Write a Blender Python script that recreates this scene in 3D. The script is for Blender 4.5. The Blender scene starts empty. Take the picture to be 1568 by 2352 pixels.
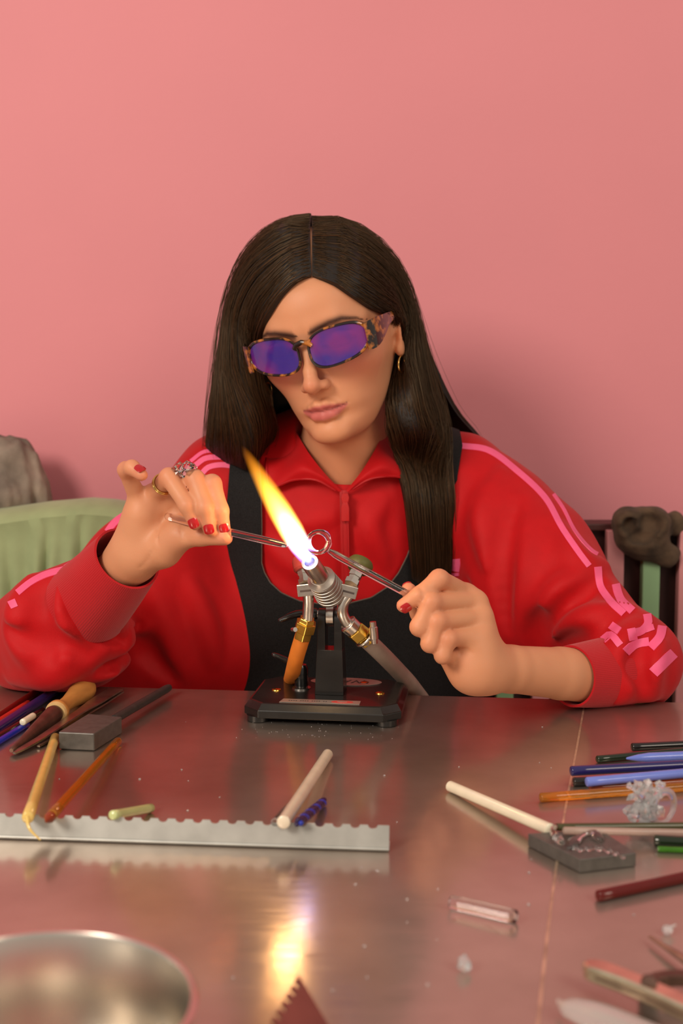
import bpy, bmesh, math, random
import numpy as np
from mathutils import Vector, Matrix
from mathutils.bvhtree import BVHTree

random.seed(7)
rng = np.random.default_rng(7)
scene = bpy.context.scene
col = scene.collection
TZ = 0.75                       # height of the table top above the floor

# ------------------------------------------------------------------ camera
F_PX, CX, CY = 2800.0, 784.0, 1176.0
PITCH = math.atan(300.0 / 2800.0)
CAMP = np.array([0.0, 0.0, TZ + 0.32])
FW = np.array([0, math.cos(PITCH), -math.sin(PITCH)])
RT = np.array([1.0, 0, 0])
UP = np.array([0, math.sin(PITCH), math.cos(PITCH)])
cam_d = bpy.data.cameras.new('camera')
cam_d.sensor_fit = 'VERTICAL'
cam_d.sensor_height = 36.0
cam_d.lens = F_PX / 2352.0 * 36.0
cam_d.clip_start = 0.02
cam_d.dof.use_dof = True
cam_d.dof.focus_distance = 1.14
cam_d.dof.aperture_fstop = 6.3
cam = bpy.data.objects.new('camera', cam_d)
col.objects.link(cam)
cam.location = CAMP
cam.rotation_euler = (math.pi / 2 - PITCH, 0, 0)
scene.camera = cam

# ------------------------------------------------------------------ world, lamps, exposure
world = bpy.data.worlds.new('room_light')
scene.world = world
world.use_nodes = True
bg = world.node_tree.nodes['Background']
bg.inputs[0].default_value = (1.0, 0.88, 0.76, 1)
bg.inputs[1].default_value = 0.45


def area_light(name, loc, target, size, power, color):
    d = bpy.data.lights.new(name, 'AREA')
    d.shape = 'DISK'
    d.size = size
    d.energy = power
    d.color = color
    o = bpy.data.objects.new(name, d)
    col.objects.link(o)
    o.location = loc
    o.rotation_euler = (Vector(target) - Vector(loc)).to_track_quat('-Z', 'Y').to_euler()
    return o


area_light('ceiling_and_fill_lamp', (-1.3, -0.6, 2.05), (0.05, 1.4, 0.85), 0.8, 37, (1.0, 0.88, 0.75))
area_light('ceiling_and_fill_lamp', (1.35, -0.7, 2.2), (0.25, 1.5, 0.9), 1.1, 16, (1.0, 0.86, 0.70))  # fill lamp added to brighten the right side, no known fixture
scene.view_settings.view_transform = 'Standard'
scene.view_settings.look = 'None'
scene.view_settings.gamma = 1.0
scene.view_settings.use_curve_mapping = False
scene.view_settings.exposure = 0.0


# ------------------------------------------------------------------ helpers: places
def ray(u, v):
    d = FW * F_PX + RT * (u - CX) - UP * (v - CY)
    return d / np.linalg.norm(d)


def px(u, v, Y):
    """point at depth Y (world y)"""
    d = ray(u, v)
    return CAMP + d * (Y / d[1])


def tp(u, v, h=0.0):
    """point on the plane h above the table top"""
    d = ray(u, v)
    return CAMP + d * ((TZ + h - CAMP[2]) / d[2])


def V(a):
    return np.array(a, float)


# ------------------------------------------------------------------ helpers: meshes
def mesh_obj(name, verts, faces, mat=None, parent=None, smooth=True, link=True):
    me = bpy.data.meshes.new(name)
    if isinstance(verts, np.ndarray) and isinstance(faces, np.ndarray):
        n, m = len(verts), len(faces)
        k = faces.shape[1]
        me.vertices.add(n)
        me.vertices.foreach_set('co', verts.astype(np.float32).ravel())
        me.loops.add(m * k)
        me.loops.foreach_set('vertex_index', faces.astype(np.int32).ravel())
        me.polygons.add(m)
        me.polygons.foreach_set('loop_start', np.arange(0, m * k, k, dtype=np.int32))
        me.update(calc_edges=True)
        me.validate()
    else:
        me.from_pydata([tuple(map(float, q)) for q in verts], [], [tuple(map(int, q)) for q in faces])
    if smooth:
        me.polygons.foreach_set('use_smooth', [True] * len(me.polygons))
    me.update()
    if mat is not None:
        for m in (mat if isinstance(mat, (list, tuple)) else [mat]):
            me.materials.append(m)
    o = bpy.data.objects.new(name, me)
    col.objects.link(o)
    if parent is not None:
        o.parent = parent
    return o


def empty(name, loc=(0, 0, 0)):
    o = bpy.data.objects.new(name, None)
    o.empty_display_size = 0.02
    col.objects.link(o)
    o.location = loc
    return o


def tag(o, label, cat, group=None):
    o['label'] = label
    o['category'] = cat
    if group:
        o['group'] = group
    return o


def adopt(child, parent):
    """parent keeping world coordinates baked in the mesh (parent may be moved)"""
    child.parent = parent
    child.matrix_parent_inverse = Matrix.Translation(-Vector(parent.location))
    return child


class MB:
    def __init__(self):
        self.v = []
        self.f = []

    def add(self, v, f):
        n = len(self.v)
        self.v.extend([tuple(map(float, p)) for p in v])
        self.f.extend([tuple(i + n for i in q) for q in f])
        return self

    def build(self, name, mat, parent=None, smooth=True, auto=45, bevel=None):
        o = mesh_obj(name, self.v, self.f, mat, None, smooth)
        bm = bmesh.new()
        bm.from_mesh(o.data)
        bmesh.ops.recalc_face_normals(bm, faces=bm.faces[:])
        bm.to_mesh(o.data)
        bm.free()
        if bevel:
            m = o.modifiers.new('bevel', 'BEVEL')
            m.width = bevel
            m.segments = 2
            m.limit_method = 'ANGLE'
            m.angle_limit = 0.6
        if auto is not None and smooth:
            o.data.set_sharp_from_angle(angle=math.radians(auto))
        if parent is not None:
            if parent.type == 'EMPTY' or True:
                adopt(o, parent)
        return o


def frames(pts):
    pts = np.asarray(pts, float)
    t = np.gradient(pts, axis=0)
    t /= np.linalg.norm(t, axis=1)[:, None] + 1e-12
    n0 = np.cross(t[0], [0, 0, 1.0])
    if np.linalg.norm(n0) < 1e-3:
        n0 = np.cross(t[0], [1.0, 0, 0])
    n0 /= np.linalg.norm(n0)
    N = [n0]
    for i in range(1, len(pts)):
        n = N[-1] - t[i] * np.dot(N[-1], t[i])
        n /= np.linalg.norm(n) + 1e-12
        N.append(n)
    N = np.array(N)
    return t, N, np.cross(t, N)


def tube(pts, rad, n=12, caps=True, closed=False, sq=1.0, rnd=False):
    """swept tube; rad scalar or per point. rnd adds round ends"""
    pts = np.asarray(pts, float)
    m = len(pts)
    rad = np.full(m, rad, float) if np.isscalar(rad) else np.asarray(rad, float)
    if closed:
        ext = np.vstack([pts[-1:], pts, pts[:1]])
        t, N, Bn = frames(ext)
        t, N, Bn = t[1:-1], N[1:-1], Bn[1:-1]
    else:
        if rnd:
            d0 = pts[0] - pts[1]
            d0 /= np.linalg.norm(d0)
            d1 = pts[-1] - pts[-2]
            d1 /= np.linalg.norm(d1)
            a = [(math.sin(x), math.cos(x)) for x in (1.25, 0.8, 0.4)]
            pts = np.vstack([[pts[0] + d0 * rad[0] * s for s, c in a], pts, [pts[-1] + d1 * rad[-1] * s for s, c in a[::-1]]])
            rad = np.concatenate([[rad[0] * c for s, c in a], rad, [rad[-1] * c for s, c in a[::-1]]])
            m = len(pts)
        t, N, Bn = frames(pts)
    a = np.linspace(0, 2 * np.pi, n, endpoint=False)
    v = pts[:, None] + rad[:, None, None] * (np.cos(a)[None, :, None] * N[:, None] + sq * np.sin(a)[None, :, None] * Bn[:, None])
    v = v.reshape(-1, 3)
    f = []
    for i in range(m if closed else m - 1):
        j = (i + 1) % m
        for k in range(n):
            l = (k + 1) % n
            f.append((i * n + k, i * n + l, j * n + l, j * n + k))
    if caps and not closed:
        f.append(tuple(range(n))[::-1])
        f.append(tuple((m - 1) * n + k for k in range(n)))
    return v, f


def lathe(prof, a, b, n=24, caps=True):
    """profile [(s, r)] along the axis a->b, s in units of |ab|"""
    a, b = V(a), V(b)
    ax = b - a
    L = np.linalg.norm(ax)
    ax /= L
    u = np.cross(ax, [0, 0, 1.0]) if abs(ax[2]) < 0.9 else np.cross(ax, [1.0, 0, 0])
    u /= np.linalg.norm(u)
    w = np.cross(ax, u)
    v, f = [], []
    for s, r in prof:
        for k in range(n):
            t = 2 * math.pi * k / n
            v.append(a + ax * s * L + r * (u * math.cos(t) + w * math.sin(t)))
    m = len(prof)
    for i in range(m - 1):
        for k in range(n):
            l = (k + 1) % n
            f.append((i * n + k, i * n + l, (i + 1) * n + l, (i + 1) * n + k))
    if caps:
        f.append(tuple(range(n))[::-1])
        f.append(tuple((m - 1) * n + k for k in range(n)))
    return v, f


def box(c, s, rz=0.0, M=None):
    c = V(c)
    v = []
    for x in (-.5, .5):
        for y in (-.5, .5):
            for z in (-.5, .5):
                v.append((x * s[0], y * s[1], z * s[2]))
    v = np.array(v)
    if M is None:
        cr, sr = math.cos(rz), math.sin(rz)
        M = np.array([[cr, -sr, 0], [sr, cr, 0], [0, 0, 1.0]])
    v = v @ np.array(M).T + c
    f = [(0, 1, 3, 2), (4, 6, 7, 5), (0, 4, 5, 1), (2, 3, 7, 6), (0, 2, 6, 4), (1, 5, 7, 3)]
    return v, f


def prism(poly, ex):
    """poly: list of 3D points (planar), ex: extrusion vector"""
    n = len(poly)
    p = [V(q) for q in poly]
    ex = V(ex)
    v = p + [q + ex for q in p]
    f = [tuple(range(n))[::-1], tuple(range(n, 2 * n))]
    for i in range(n):
        j = (i + 1) % n
        f.append((i, j, j + n, i + n))
    return v, f


def sheet(P, th, nrm=None):
    """P (m,n,3) grid -> closed sheet of thickness th (away from normals)"""
    P = np.asarray(P, float)
    m, n = P.shape[:2]
    du = np.gradient(P, axis=1)
    dv = np.gradient(P, axis=0)
    N = np.cross(du, dv)
    N /= np.linalg.norm(N, axis=2)[..., None] + 1e-12
    Q = P - N * th
    v = np.vstack([P.reshape(-1, 3), Q.reshape(-1, 3)])
    o = m * n
    f = []
    for i in range(m - 1):
        for j in range(n - 1):
            a, b, c, d = i * n + j, i * n + j + 1, (i + 1) * n + j + 1, (i + 1) * n + j
            f.append((a, b, c, d))
            f.append((a + o, d + o, c + o, b + o))
    for i in range(m - 1):
        for j, s in ((0, 0), (n - 1, 1)):
            a, d = i * n + j, (i + 1) * n + j
            f.append((a, d, d + o, a + o) if s == 0 else (d, a, a + o, d + o))
    for j in range(n - 1):
        for i, s in ((0, 0), (m - 1, 1)):
            a, b = i * n + j, i * n + j + 1
            f.append((b, a, a + o, b + o) if s == 0 else (a, b, b + o, a + o))
    return v, f


def catmull(pts, n):
    """resample a polyline as a smooth curve of n points (any dimension)"""
    p = np.asarray(pts, float)
    if len(p) == 2:
        t = np.linspace(0, 1, n)[:, None]
        return p[0] * (1 - t) + p[1] * t
    seg = np.linalg.norm(np.diff(p, axis=0), axis=1) + 1e-9
    s = np.concatenate([[0], np.cumsum(seg)])
    m = np.zeros_like(p)
    m[1:-1] = (p[2:] - p[:-2]) / (s[2:] - s[:-2])[:, None]
    m[0] = (p[1] - p[0]) / seg[0]
    m[-1] = (p[-1] - p[-2]) / seg[-1]
    q = np.linspace(0, s[-1], n)
    i = np.clip(np.searchsorted(s, q, side='right') - 1, 0, len(seg) - 1)
    h = seg[i][:, None]
    t = ((q - s[i]) / seg[i])[:, None]
    return ((2 * t ** 3 - 3 * t ** 2 + 1) * p[i] + (t ** 3 - 2 * t ** 2 + t) * h * m[i]
            + (-2 * t ** 3 + 3 * t ** 2) * p[i + 1] + (t ** 3 - t ** 2) * h * m[i + 1])


def surf(ctrl, m, n):
    """control grid (list of rows of points) -> smooth (m,n,k) grid"""
    rows = [catmull(r, n) for r in ctrl]
    R = np.array(rows)
    return np.stack([catmull(R[:, j], m) for j in range(n)], axis=1)


# ------------------------------------------------------------------ helpers: materials
def mat(name, color, rough=0.5, metal=0.0, var=0.0, vscale=30.0, bump=0.0, bscale=200.0, stretch=None,
        trans=0.0, ior=1.45, coat=0.0, sheen=0.0, sss=0.0, sssr=(1, 0.35, 0.2), alpha=1.0, spec=0.5, emis=None):
    m = bpy.data.materials.new(name)
    m.use_nodes = True
    nt = m.node_tree
    b = nt.nodes['Principled BSDF']
    b.inputs['Base Color'].default_value = (*color, 1)
    b.inputs['Roughness'].default_value = rough
    b.inputs['Metallic'].default_value = metal
    b.inputs['IOR'].default_value = ior
    b.inputs['Specular IOR Level'].default_value = spec
    b.inputs['Transmission Weight'].default_value = trans
    b.inputs['Coat Weight'].default_value = coat
    b.inputs['Sheen Weight'].default_value = sheen
    b.inputs['Alpha'].default_value = alpha
    if sss:
        b.inputs['Subsurface Weight'].default_value = sss
        b.inputs['Subsurface Radius'].default_value = sssr
        b.inputs['Subsurface Scale'].default_value = 0.006
    if emis:
        b.inputs['Emission Color'].default_value = (*emis[:3], 1)
        b.inputs['Emission Strength'].default_value = emis[3]
    tc = nt.nodes.new('ShaderNodeTexCoord')
    src = tc.outputs['Object']
    if stretch:
        mp = nt.nodes.new('ShaderNodeMapping')
        mp.inputs['Scale'].default_value = stretch
        nt.links.new(src, mp.inputs['Vector'])
        src = mp.outputs['Vector']
    if var:
        nz = nt.nodes.new('ShaderNodeTexNoise')
        nz.inputs['Scale'].default_value = vscale
        nz.inputs['Detail'].default_value = 4
        nt.links.new(src, nz.inputs['Vector'])
        r = nt.nodes.new('ShaderNodeValToRGB')
        c0 = [max(0, c * (1 - var)) for c in color]
        c1 = [min(1, c * (1 + var)) for c in color]
        r.color_ramp.elements[0].position = 0.3
        r.color_ramp.elements[1].position = 0.7
        r.color_ramp.elements[0].color = (*c0, 1)
        r.color_ramp.elements[1].color = (*c1, 1)
        nt.links.new(nz.outputs['Fac'], r.inputs['Fac'])
        nt.links.new(r.outputs['Color'], b.inputs['Base Color'])
    if bump:
        nz = nt.nodes.new('ShaderNodeTexNoise')
        nz.inputs['Scale'].default_value = bscale
        nz.inputs['Detail'].default_value = 3
        nt.links.new(src, nz.inputs['Vector'])
        bp = nt.nodes.new('ShaderNodeBump')
        bp.inputs['Strength'].default_value = bump
        bp.inputs['Distance'].default_value = 0.001
        nt.links.new(nz.outputs['Fac'], bp.inputs['Height'])
        nt.links.new(bp.outputs['Normal'], b.inputs['Normal'])
    return m


def s2l(r, g, b):
    f = lambda c: (c / 255 / 12.92) if c / 255 <= 0.04045 else ((c / 255 + 0.055) / 1.055) ** 2.4
    return (f(r), f(g), f(b))


# ------------------------------------------------------------------ helpers: implicit surfaces
def smin(a, b, k):
    h = np.maximum(k - np.abs(a - b), 0) / k
    return np.minimum(a, b) - h * h * k * 0.25


def smax(a, b, k):
    return -smin(-a, -b, k)


def cap(p, a, b, ra, rb=None):
    rb = ra if rb is None else rb
    a = np.asarray(a, np.float32)
    ab = np.asarray(b, np.float32) - a
    t = np.clip(((p - a) @ ab) / max(float(ab @ ab), 1e-12), 0, 1)
    d = p - a - t[:, None] * ab
    return np.sqrt(np.einsum('ij,ij->i', d, d)) - (ra + (rb - ra) * t)


def ell(p, c, r, M=None):
    q = p - np.asarray(c, np.float32)
    if M is not None:
        q = q @ np.asarray(M, np.float32)
    r = np.asarray(r, np.float32)
    k0 = np.linalg.norm(q / r, axis=1)
    k1 = np.linalg.norm(q / (r * r), axis=1)
    return k0 * (k0 - 1) / (k1 + 1e-9)


def chain(p, pts, rad, k):
    d = None
    for i in range(len(pts) - 1):
        e = cap(p, pts[i], pts[i + 1], rad[i], rad[i + 1])
        d = e if d is None else smin(d, e, k)
    return d


def polygonize(f, lo, hi, h, B=8, slack=1.35, relax=1):
    lo = np.asarray(lo, float)
    hi = np.asarray(hi, float)
    bs = B * h
    nb = np.ceil((hi - lo) / bs).astype(int)
    g = np.stack(np.meshgrid(*[np.arange(k) for k in nb], indexing='ij'), -1).reshape(-1, 3)
    c = (lo + (g + 0.5) * bs).astype(np.float32)
    d = np.concatenate([f(c[i:i + 200000]) for i in range(0, len(c), 200000)])
    g = g[np.abs(d) < bs * 0.87 * slack]
    loc = np.stack(np.meshgrid(*[np.arange(B + 1)] * 3, indexing='ij'), -1).reshape(-1, 3)
    vals = np.empty((len(g), (B + 1) ** 3), np.float32)
    for i in range(0, len(g), 400):
        q = (lo + (g[i:i + 400, None] * B + loc[None]) * h).astype(np.float32).reshape(-1, 3)
        vals[i:i + 400] = f(q).reshape(-1, (B + 1) ** 3)
    vals = vals.reshape(-1, B + 1, B + 1, B + 1)
    ins = vals < 0
    co = [(x, y, z) for x in (0, 1) for y in (0, 1) for z in (0, 1)]
    cnt = sum(ins[:, x:x + B, y:y + B, z:z + B].astype(np.int8) for x, y, z in co)
    m, i, j, k = np.nonzero((cnt > 0) & (cnt < 8))
    cv = np.stack([vals[m, i + x, j + y, k + z] for x, y, z in co], 1)
    pos = np.zeros((len(m), 3))
    num = np.zeros(len(m))
    for a in range(8):
        for b in range(a + 1, 8):
            df = [co[b][q] - co[a][q] for q in range(3)]
            if sum(map(abs, df)) != 1:
                continue
            s = (cv[:, a] < 0) != (cv[:, b] < 0)
            t = cv[:, a] / (cv[:, a] - cv[:, b] + 1e-20)
            w = np.array(co[a])[None] + t[:, None] * np.array(df)[None]
            pos += np.where(s[:, None], w, 0)
            num += s
    cell = g[m] * B + np.stack([i, j, k], 1)
    verts = lo + (cell + pos / num[:, None]) * h
    dim = nb * B + 2
    key = (cell[:, 0] * dim[1] + cell[:, 1]) * dim[2] + cell[:, 2]
    order = np.argsort(key)
    sk = key[order]
    faces = []
    for ax in range(3):
        sl0 = [slice(0, B)] * 3
        sl1 = list(sl0)
        sl1[ax] = slice(1, B + 1)
        A = ins[:, sl0[0], sl0[1], sl0[2]]
        Bq = ins[:, sl1[0], sl1[1], sl1[2]]
        mm, ii, jj, kk = np.nonzero(A != Bq)
        flip = A[mm, ii, jj, kk]
        base = g[mm] * B + np.stack([ii, jj, kk], 1)
        o1, o2 = [(1, 2), (2, 0), (0, 1)][ax]
        quad = []
        ok = np.ones(len(mm), bool)
        for da, db in ((0, 0), (-1, 0), (-1, -1), (0, -1)):
            q = base.copy()
            q[:, o1] += da
            q[:, o2] += db
            kq = (q[:, 0] * dim[1] + q[:, 1]) * dim[2] + q[:, 2]
            s = np.searchsorted(sk, kq)
            s = np.clip(s, 0, len(sk) - 1)
            ok &= sk[s] == kq
            quad.append(order[s])
        Q = np.stack(quad, 1)
        Q[~flip] = Q[~flip][:, ::-1]
        faces.append(Q[ok])
    faces = np.vstack(faces)
    for _ in range(relax):
        acc = np.zeros_like(verts)
        n = np.zeros(len(verts))
        for a in range(4):
            for b in ((a + 1) % 4, (a + 3) % 4):
                np.add.at(acc, faces[:, a], verts[faces[:, b]])
                np.add.at(n, faces[:, a], 1)
        n[n == 0] = 1
        verts = verts * 0.5 + 0.5 * acc / n[:, None]
    return verts, faces


def vnoise(p, sc, seed=0):
    """cheap smooth value noise in [-1,1] on points p (n,3)"""
    q = p * sc + seed * 17.31
    i = np.floor(q).astype(np.int64)
    f = q - i
    f = f * f * (3 - 2 * f)
    out = 0
    for x in (0, 1):
        for y in (0, 1):
            for z in (0, 1):
                h = ((i[:, 0] + x) * 73856093) ^ ((i[:, 1] + y) * 19349663) ^ ((i[:, 2] + z) * 83492791)
                h = ((h & 0x7fffffff) * 1103515245 + 12345) & 0x7fffffff
                r = (h >> 8) % 2048 / 1023.5 - 1
                w = (f[:, 0] if x else 1 - f[:, 0]) * (f[:, 1] if y else 1 - f[:, 1]) * (f[:, 2] if z else 1 - f[:, 2])
                out = out + w * r
    return out
# ================================================================== SETTING
def noise_mix(nt, src, scale, detail, lo, hi, c0, c1):
    nz = nt.nodes.new('ShaderNodeTexNoise')
    nz.inputs['Scale'].default_value = scale
    nz.inputs['Detail'].default_value = detail
    nt.links.new(src, nz.inputs['Vector'])
    r = nt.nodes.new('ShaderNodeValToRGB')
    r.color_ramp.elements[0].position = lo
    r.color_ramp.elements[1].position = hi
    r.color_ramp.elements[0].color = c0
    r.color_ramp.elements[1].color = c1
    nt.links.new(nz.outputs['Fac'], r.inputs['Fac'])
    return r.outputs['Color']


WALL_Y = 1.80
m_wall = mat('pink_wall_paint', s2l(231, 144, 152), rough=0.62, var=0.025, vscale=3, bump=0.25, bscale=90)
w = MB().add(*box((0, WALL_Y + 0.05, 1.3), (6, 0.1, 2.6))).build('wall_back', m_wall, smooth=False)
w['kind'] = 'structure'
m_floor = mat('grey_floor', (0.12, 0.09, 0.075), rough=0.5, var=0.2, vscale=8)
w = MB().add(*box((0, 0.4, -0.03), (6, 4.4, 0.06))).build('floor', m_floor, smooth=False)
w['kind'] = 'structure'

# steel table top: brushed sheet metal with scratches and smears
m_table = bpy.data.materials.new('worn_steel_sheet')
m_table.use_nodes = True
nt = m_table.node_tree
b = nt.nodes['Principled BSDF']
b.inputs['Metallic'].default_value = 0.78
tc = nt.nodes.new('ShaderNodeTexCoord')
c = noise_mix(nt, tc.outputs['Object'], 9, 6, 0.3, 0.75, (0.44, 0.365, 0.31, 1), (0.64, 0.555, 0.485, 1))
nt.links.new(c, b.inputs['Base Color'])
mp = nt.nodes.new('ShaderNodeMapping')
mp.inputs['Scale'].default_value = (6, 90, 1)
mp.inputs['Rotation'].default_value = (0, 0, 0.12)
nt.links.new(tc.outputs['Object'], mp.inputs['Vector'])
rr = noise_mix(nt, mp.outputs['Vector'], 4, 5, 0.3, 0.8, (0.11, 0.11, 0.11, 1), (0.23, 0.23, 0.23, 1))
nt.links.new(rr, b.inputs['Roughness'])
nz = nt.nodes.new('ShaderNodeTexNoise')
nz.inputs['Scale'].default_value = 14
nz.inputs['Detail'].default_value = 5
nt.links.new(tc.outputs['Object'], nz.inputs['Vector'])
bp = nt.nodes.new('ShaderNodeBump')
bp.inputs['Strength'].default_value = 0.10
bp.inputs['Distance'].default_value = 0.004
nt.links.new(nz.outputs['Fac'], bp.inputs['Height'])
nt.links.new(bp.outputs['Normal'], b.inputs['Normal'])
# second, anisotropic lobe around the bowl's centre, imitating the caustic glow it throws
geo = nt.nodes.new('ShaderNodeNewGeometry')
sub_ = nt.nodes.new('ShaderNodeVectorMath')
sub_.operation = 'SUBTRACT'
sub_.inputs[1].default_value = (-0.177, 0.572, TZ)
nt.links.new(geo.outputs['Position'], sub_.inputs[0])
crs = nt.nodes.new('ShaderNodeVectorMath')
crs.operation = 'CROSS_PRODUCT'
crs.inputs[0].default_value = (0, 0, 1)
nt.links.new(sub_.outputs[0], crs.inputs[1])
an_ = nt.nodes.new('ShaderNodeBsdfAnisotropic')
an_.inputs['Roughness'].default_value = 0.42
an_.inputs['Anisotropy'].default_value = 0.5
an_.inputs['Rotation'].default_value = 0.25
nt.links.new(c, an_.inputs['Color'])
nt.links.new(crs.outputs[0], an_.inputs['Tangent'])
ms = nt.nodes.new('ShaderNodeMixShader')
ms.inputs[0].default_value = 0.42
nt.links.new(b.outputs[0], ms.inputs[1])
nt.links.new(an_.outputs[0], ms.inputs[2])
nt.links.new(ms.outputs[0], nt.nodes['Material Output'].inputs['Surface'])

EA, EB = tp(0, 1571), tp(1568, 1614)                 # the far edge of the table
ed = (EB - EA) / np.linalg.norm(EB - EA)
en = np.array([ed[1], -ed[0], 0])                    # towards the camera
c0, c1 = EA - ed * 0.55, EB + ed * 0.5
table = empty('work_table', (float((c0 + c1)[0] / 2), 0.8, 0))
tag(table, 'worn brushed steel work table with pink reflections under all the tools', 'table')
dep = 1.05
top = MB().add(*prism([c0, c1, c1 + en * dep, c0 + en * dep], (0, 0, -0.004)))
table_top = top.build('table_top', m_table, table, smooth=False)
m_frame = mat('dark_table_frame', (0.05, 0.045, 0.04), rough=0.5, var=0.2)
ap = MB()
for q in (c0 + en * 0.04, c0 + en * (dep - 0.04)):
    mid = q + ed * (np.linalg.norm(c1 - c0) / 2)
    ap.add(*box(mid - [0, 0, 0.034], (np.linalg.norm(c1 - c0) - 0.06, 0.03, 0.06), math.atan2(ed[1], ed[0])))
ap.build('apron', m_frame, table, smooth=False)
for q in (c0 + ed * 0.06 + en * 0.06, c1 - ed * 0.06 + en * 0.06, c0 + ed * 0.06 + en * (dep - 0.06), c1 - ed * 0.06 + en * (dep - 0.06)):
    MB().add(*box((q[0], q[1], TZ / 2 - 0.002), (0.04, 0.04, TZ - 0.004), math.atan2(ed[1], ed[0]))).build('leg', m_frame, table, smooth=False)
# the soldered joint between two sheets
m_seam = mat('pale_seam', (0.62, 0.50, 0.36), rough=0.35, metal=0.7, var=0.35, vscale=60)
sp = catmull([tp(1341, 1622), tp(1322, 1730), tp(1296, 1870), tp(1265, 2080), tp(1235, 2352), tp(1215, 2560)], 40)
sv, sf = [], []
for i, q in enumerate(sp):
    wd = 0.0009
    sv += [q - ed * wd + [0, 0, 0.00025], q + ed * wd + [0, 0, 0.00025]]
sf = [(2 * i, 2 * i + 1, 2 * i + 3, 2 * i + 2) for i in range(len(sp) - 1)]
MB().add(sv, sf).build('seam', m_seam, table, smooth=False)['label'] = 'thin pale seam across the steel'
# ================================================================== PERSON: body
def rotm(a, b, c):
    ca, sa, cb, sb, cc, sc = math.cos(a), math.sin(a), math.cos(b), math.sin(b), math.cos(c), math.sin(c)
    Rz = np.array([[cc, -sc, 0], [sc, cc, 0], [0, 0, 1]])
    Ry = np.array([[ca, 0, sa], [0, 1, 0], [-sa, 0, ca]])
    Rx = np.array([[1, 0, 0], [0, cb, -sb], [0, sb, cb]])
    return Ry @ Rx @ Rz


HB = np.array([[1, 0, 0], [0, 0, -1], [0, 1, 0.0]])
HR = HB @ rotm(math.radians(-16), math.radians(11), math.radians(10.5))
HT = np.array([-0.0130, 1.362, TZ + 0.377])
HS = 1.0
px_ = lambda *a: px(*a)


def head_l(p):
    return ((p - HT.astype(np.float32)) @ HR.astype(np.float32)) * np.float32(1000.0 / HS)


def head_w(q):
    return V(q) / 1000.0 * HS @ HR.T + HT


def tab(y, ys, vs):
    return np.interp(y, ys, vs).astype(np.float32)


def smooth_tab(ys, vs):
    c = catmull(np.c_[ys, vs], 200)
    return c[:, 0], c[:, 1]


FY = [-116, -111, -104, -94, -84, -72, -58, -42, -22, 0, 16, 34, 50]
ZF = smooth_tab(FY, [62, 74, 80, 82.5, 80.5, 84.5, 84, 82, 82, 85, 91, 92, 88])
WF = smooth_tab(FY, [24, 31, 38, 45, 51, 55.5, 59.5, 63, 66.5, 68.5, 70, 71, 70])
CF = smooth_tab(FY, [22, 18, 14, 10, 6, 3, 0, 0, 0, 0, 0, 0, 0])


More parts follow.
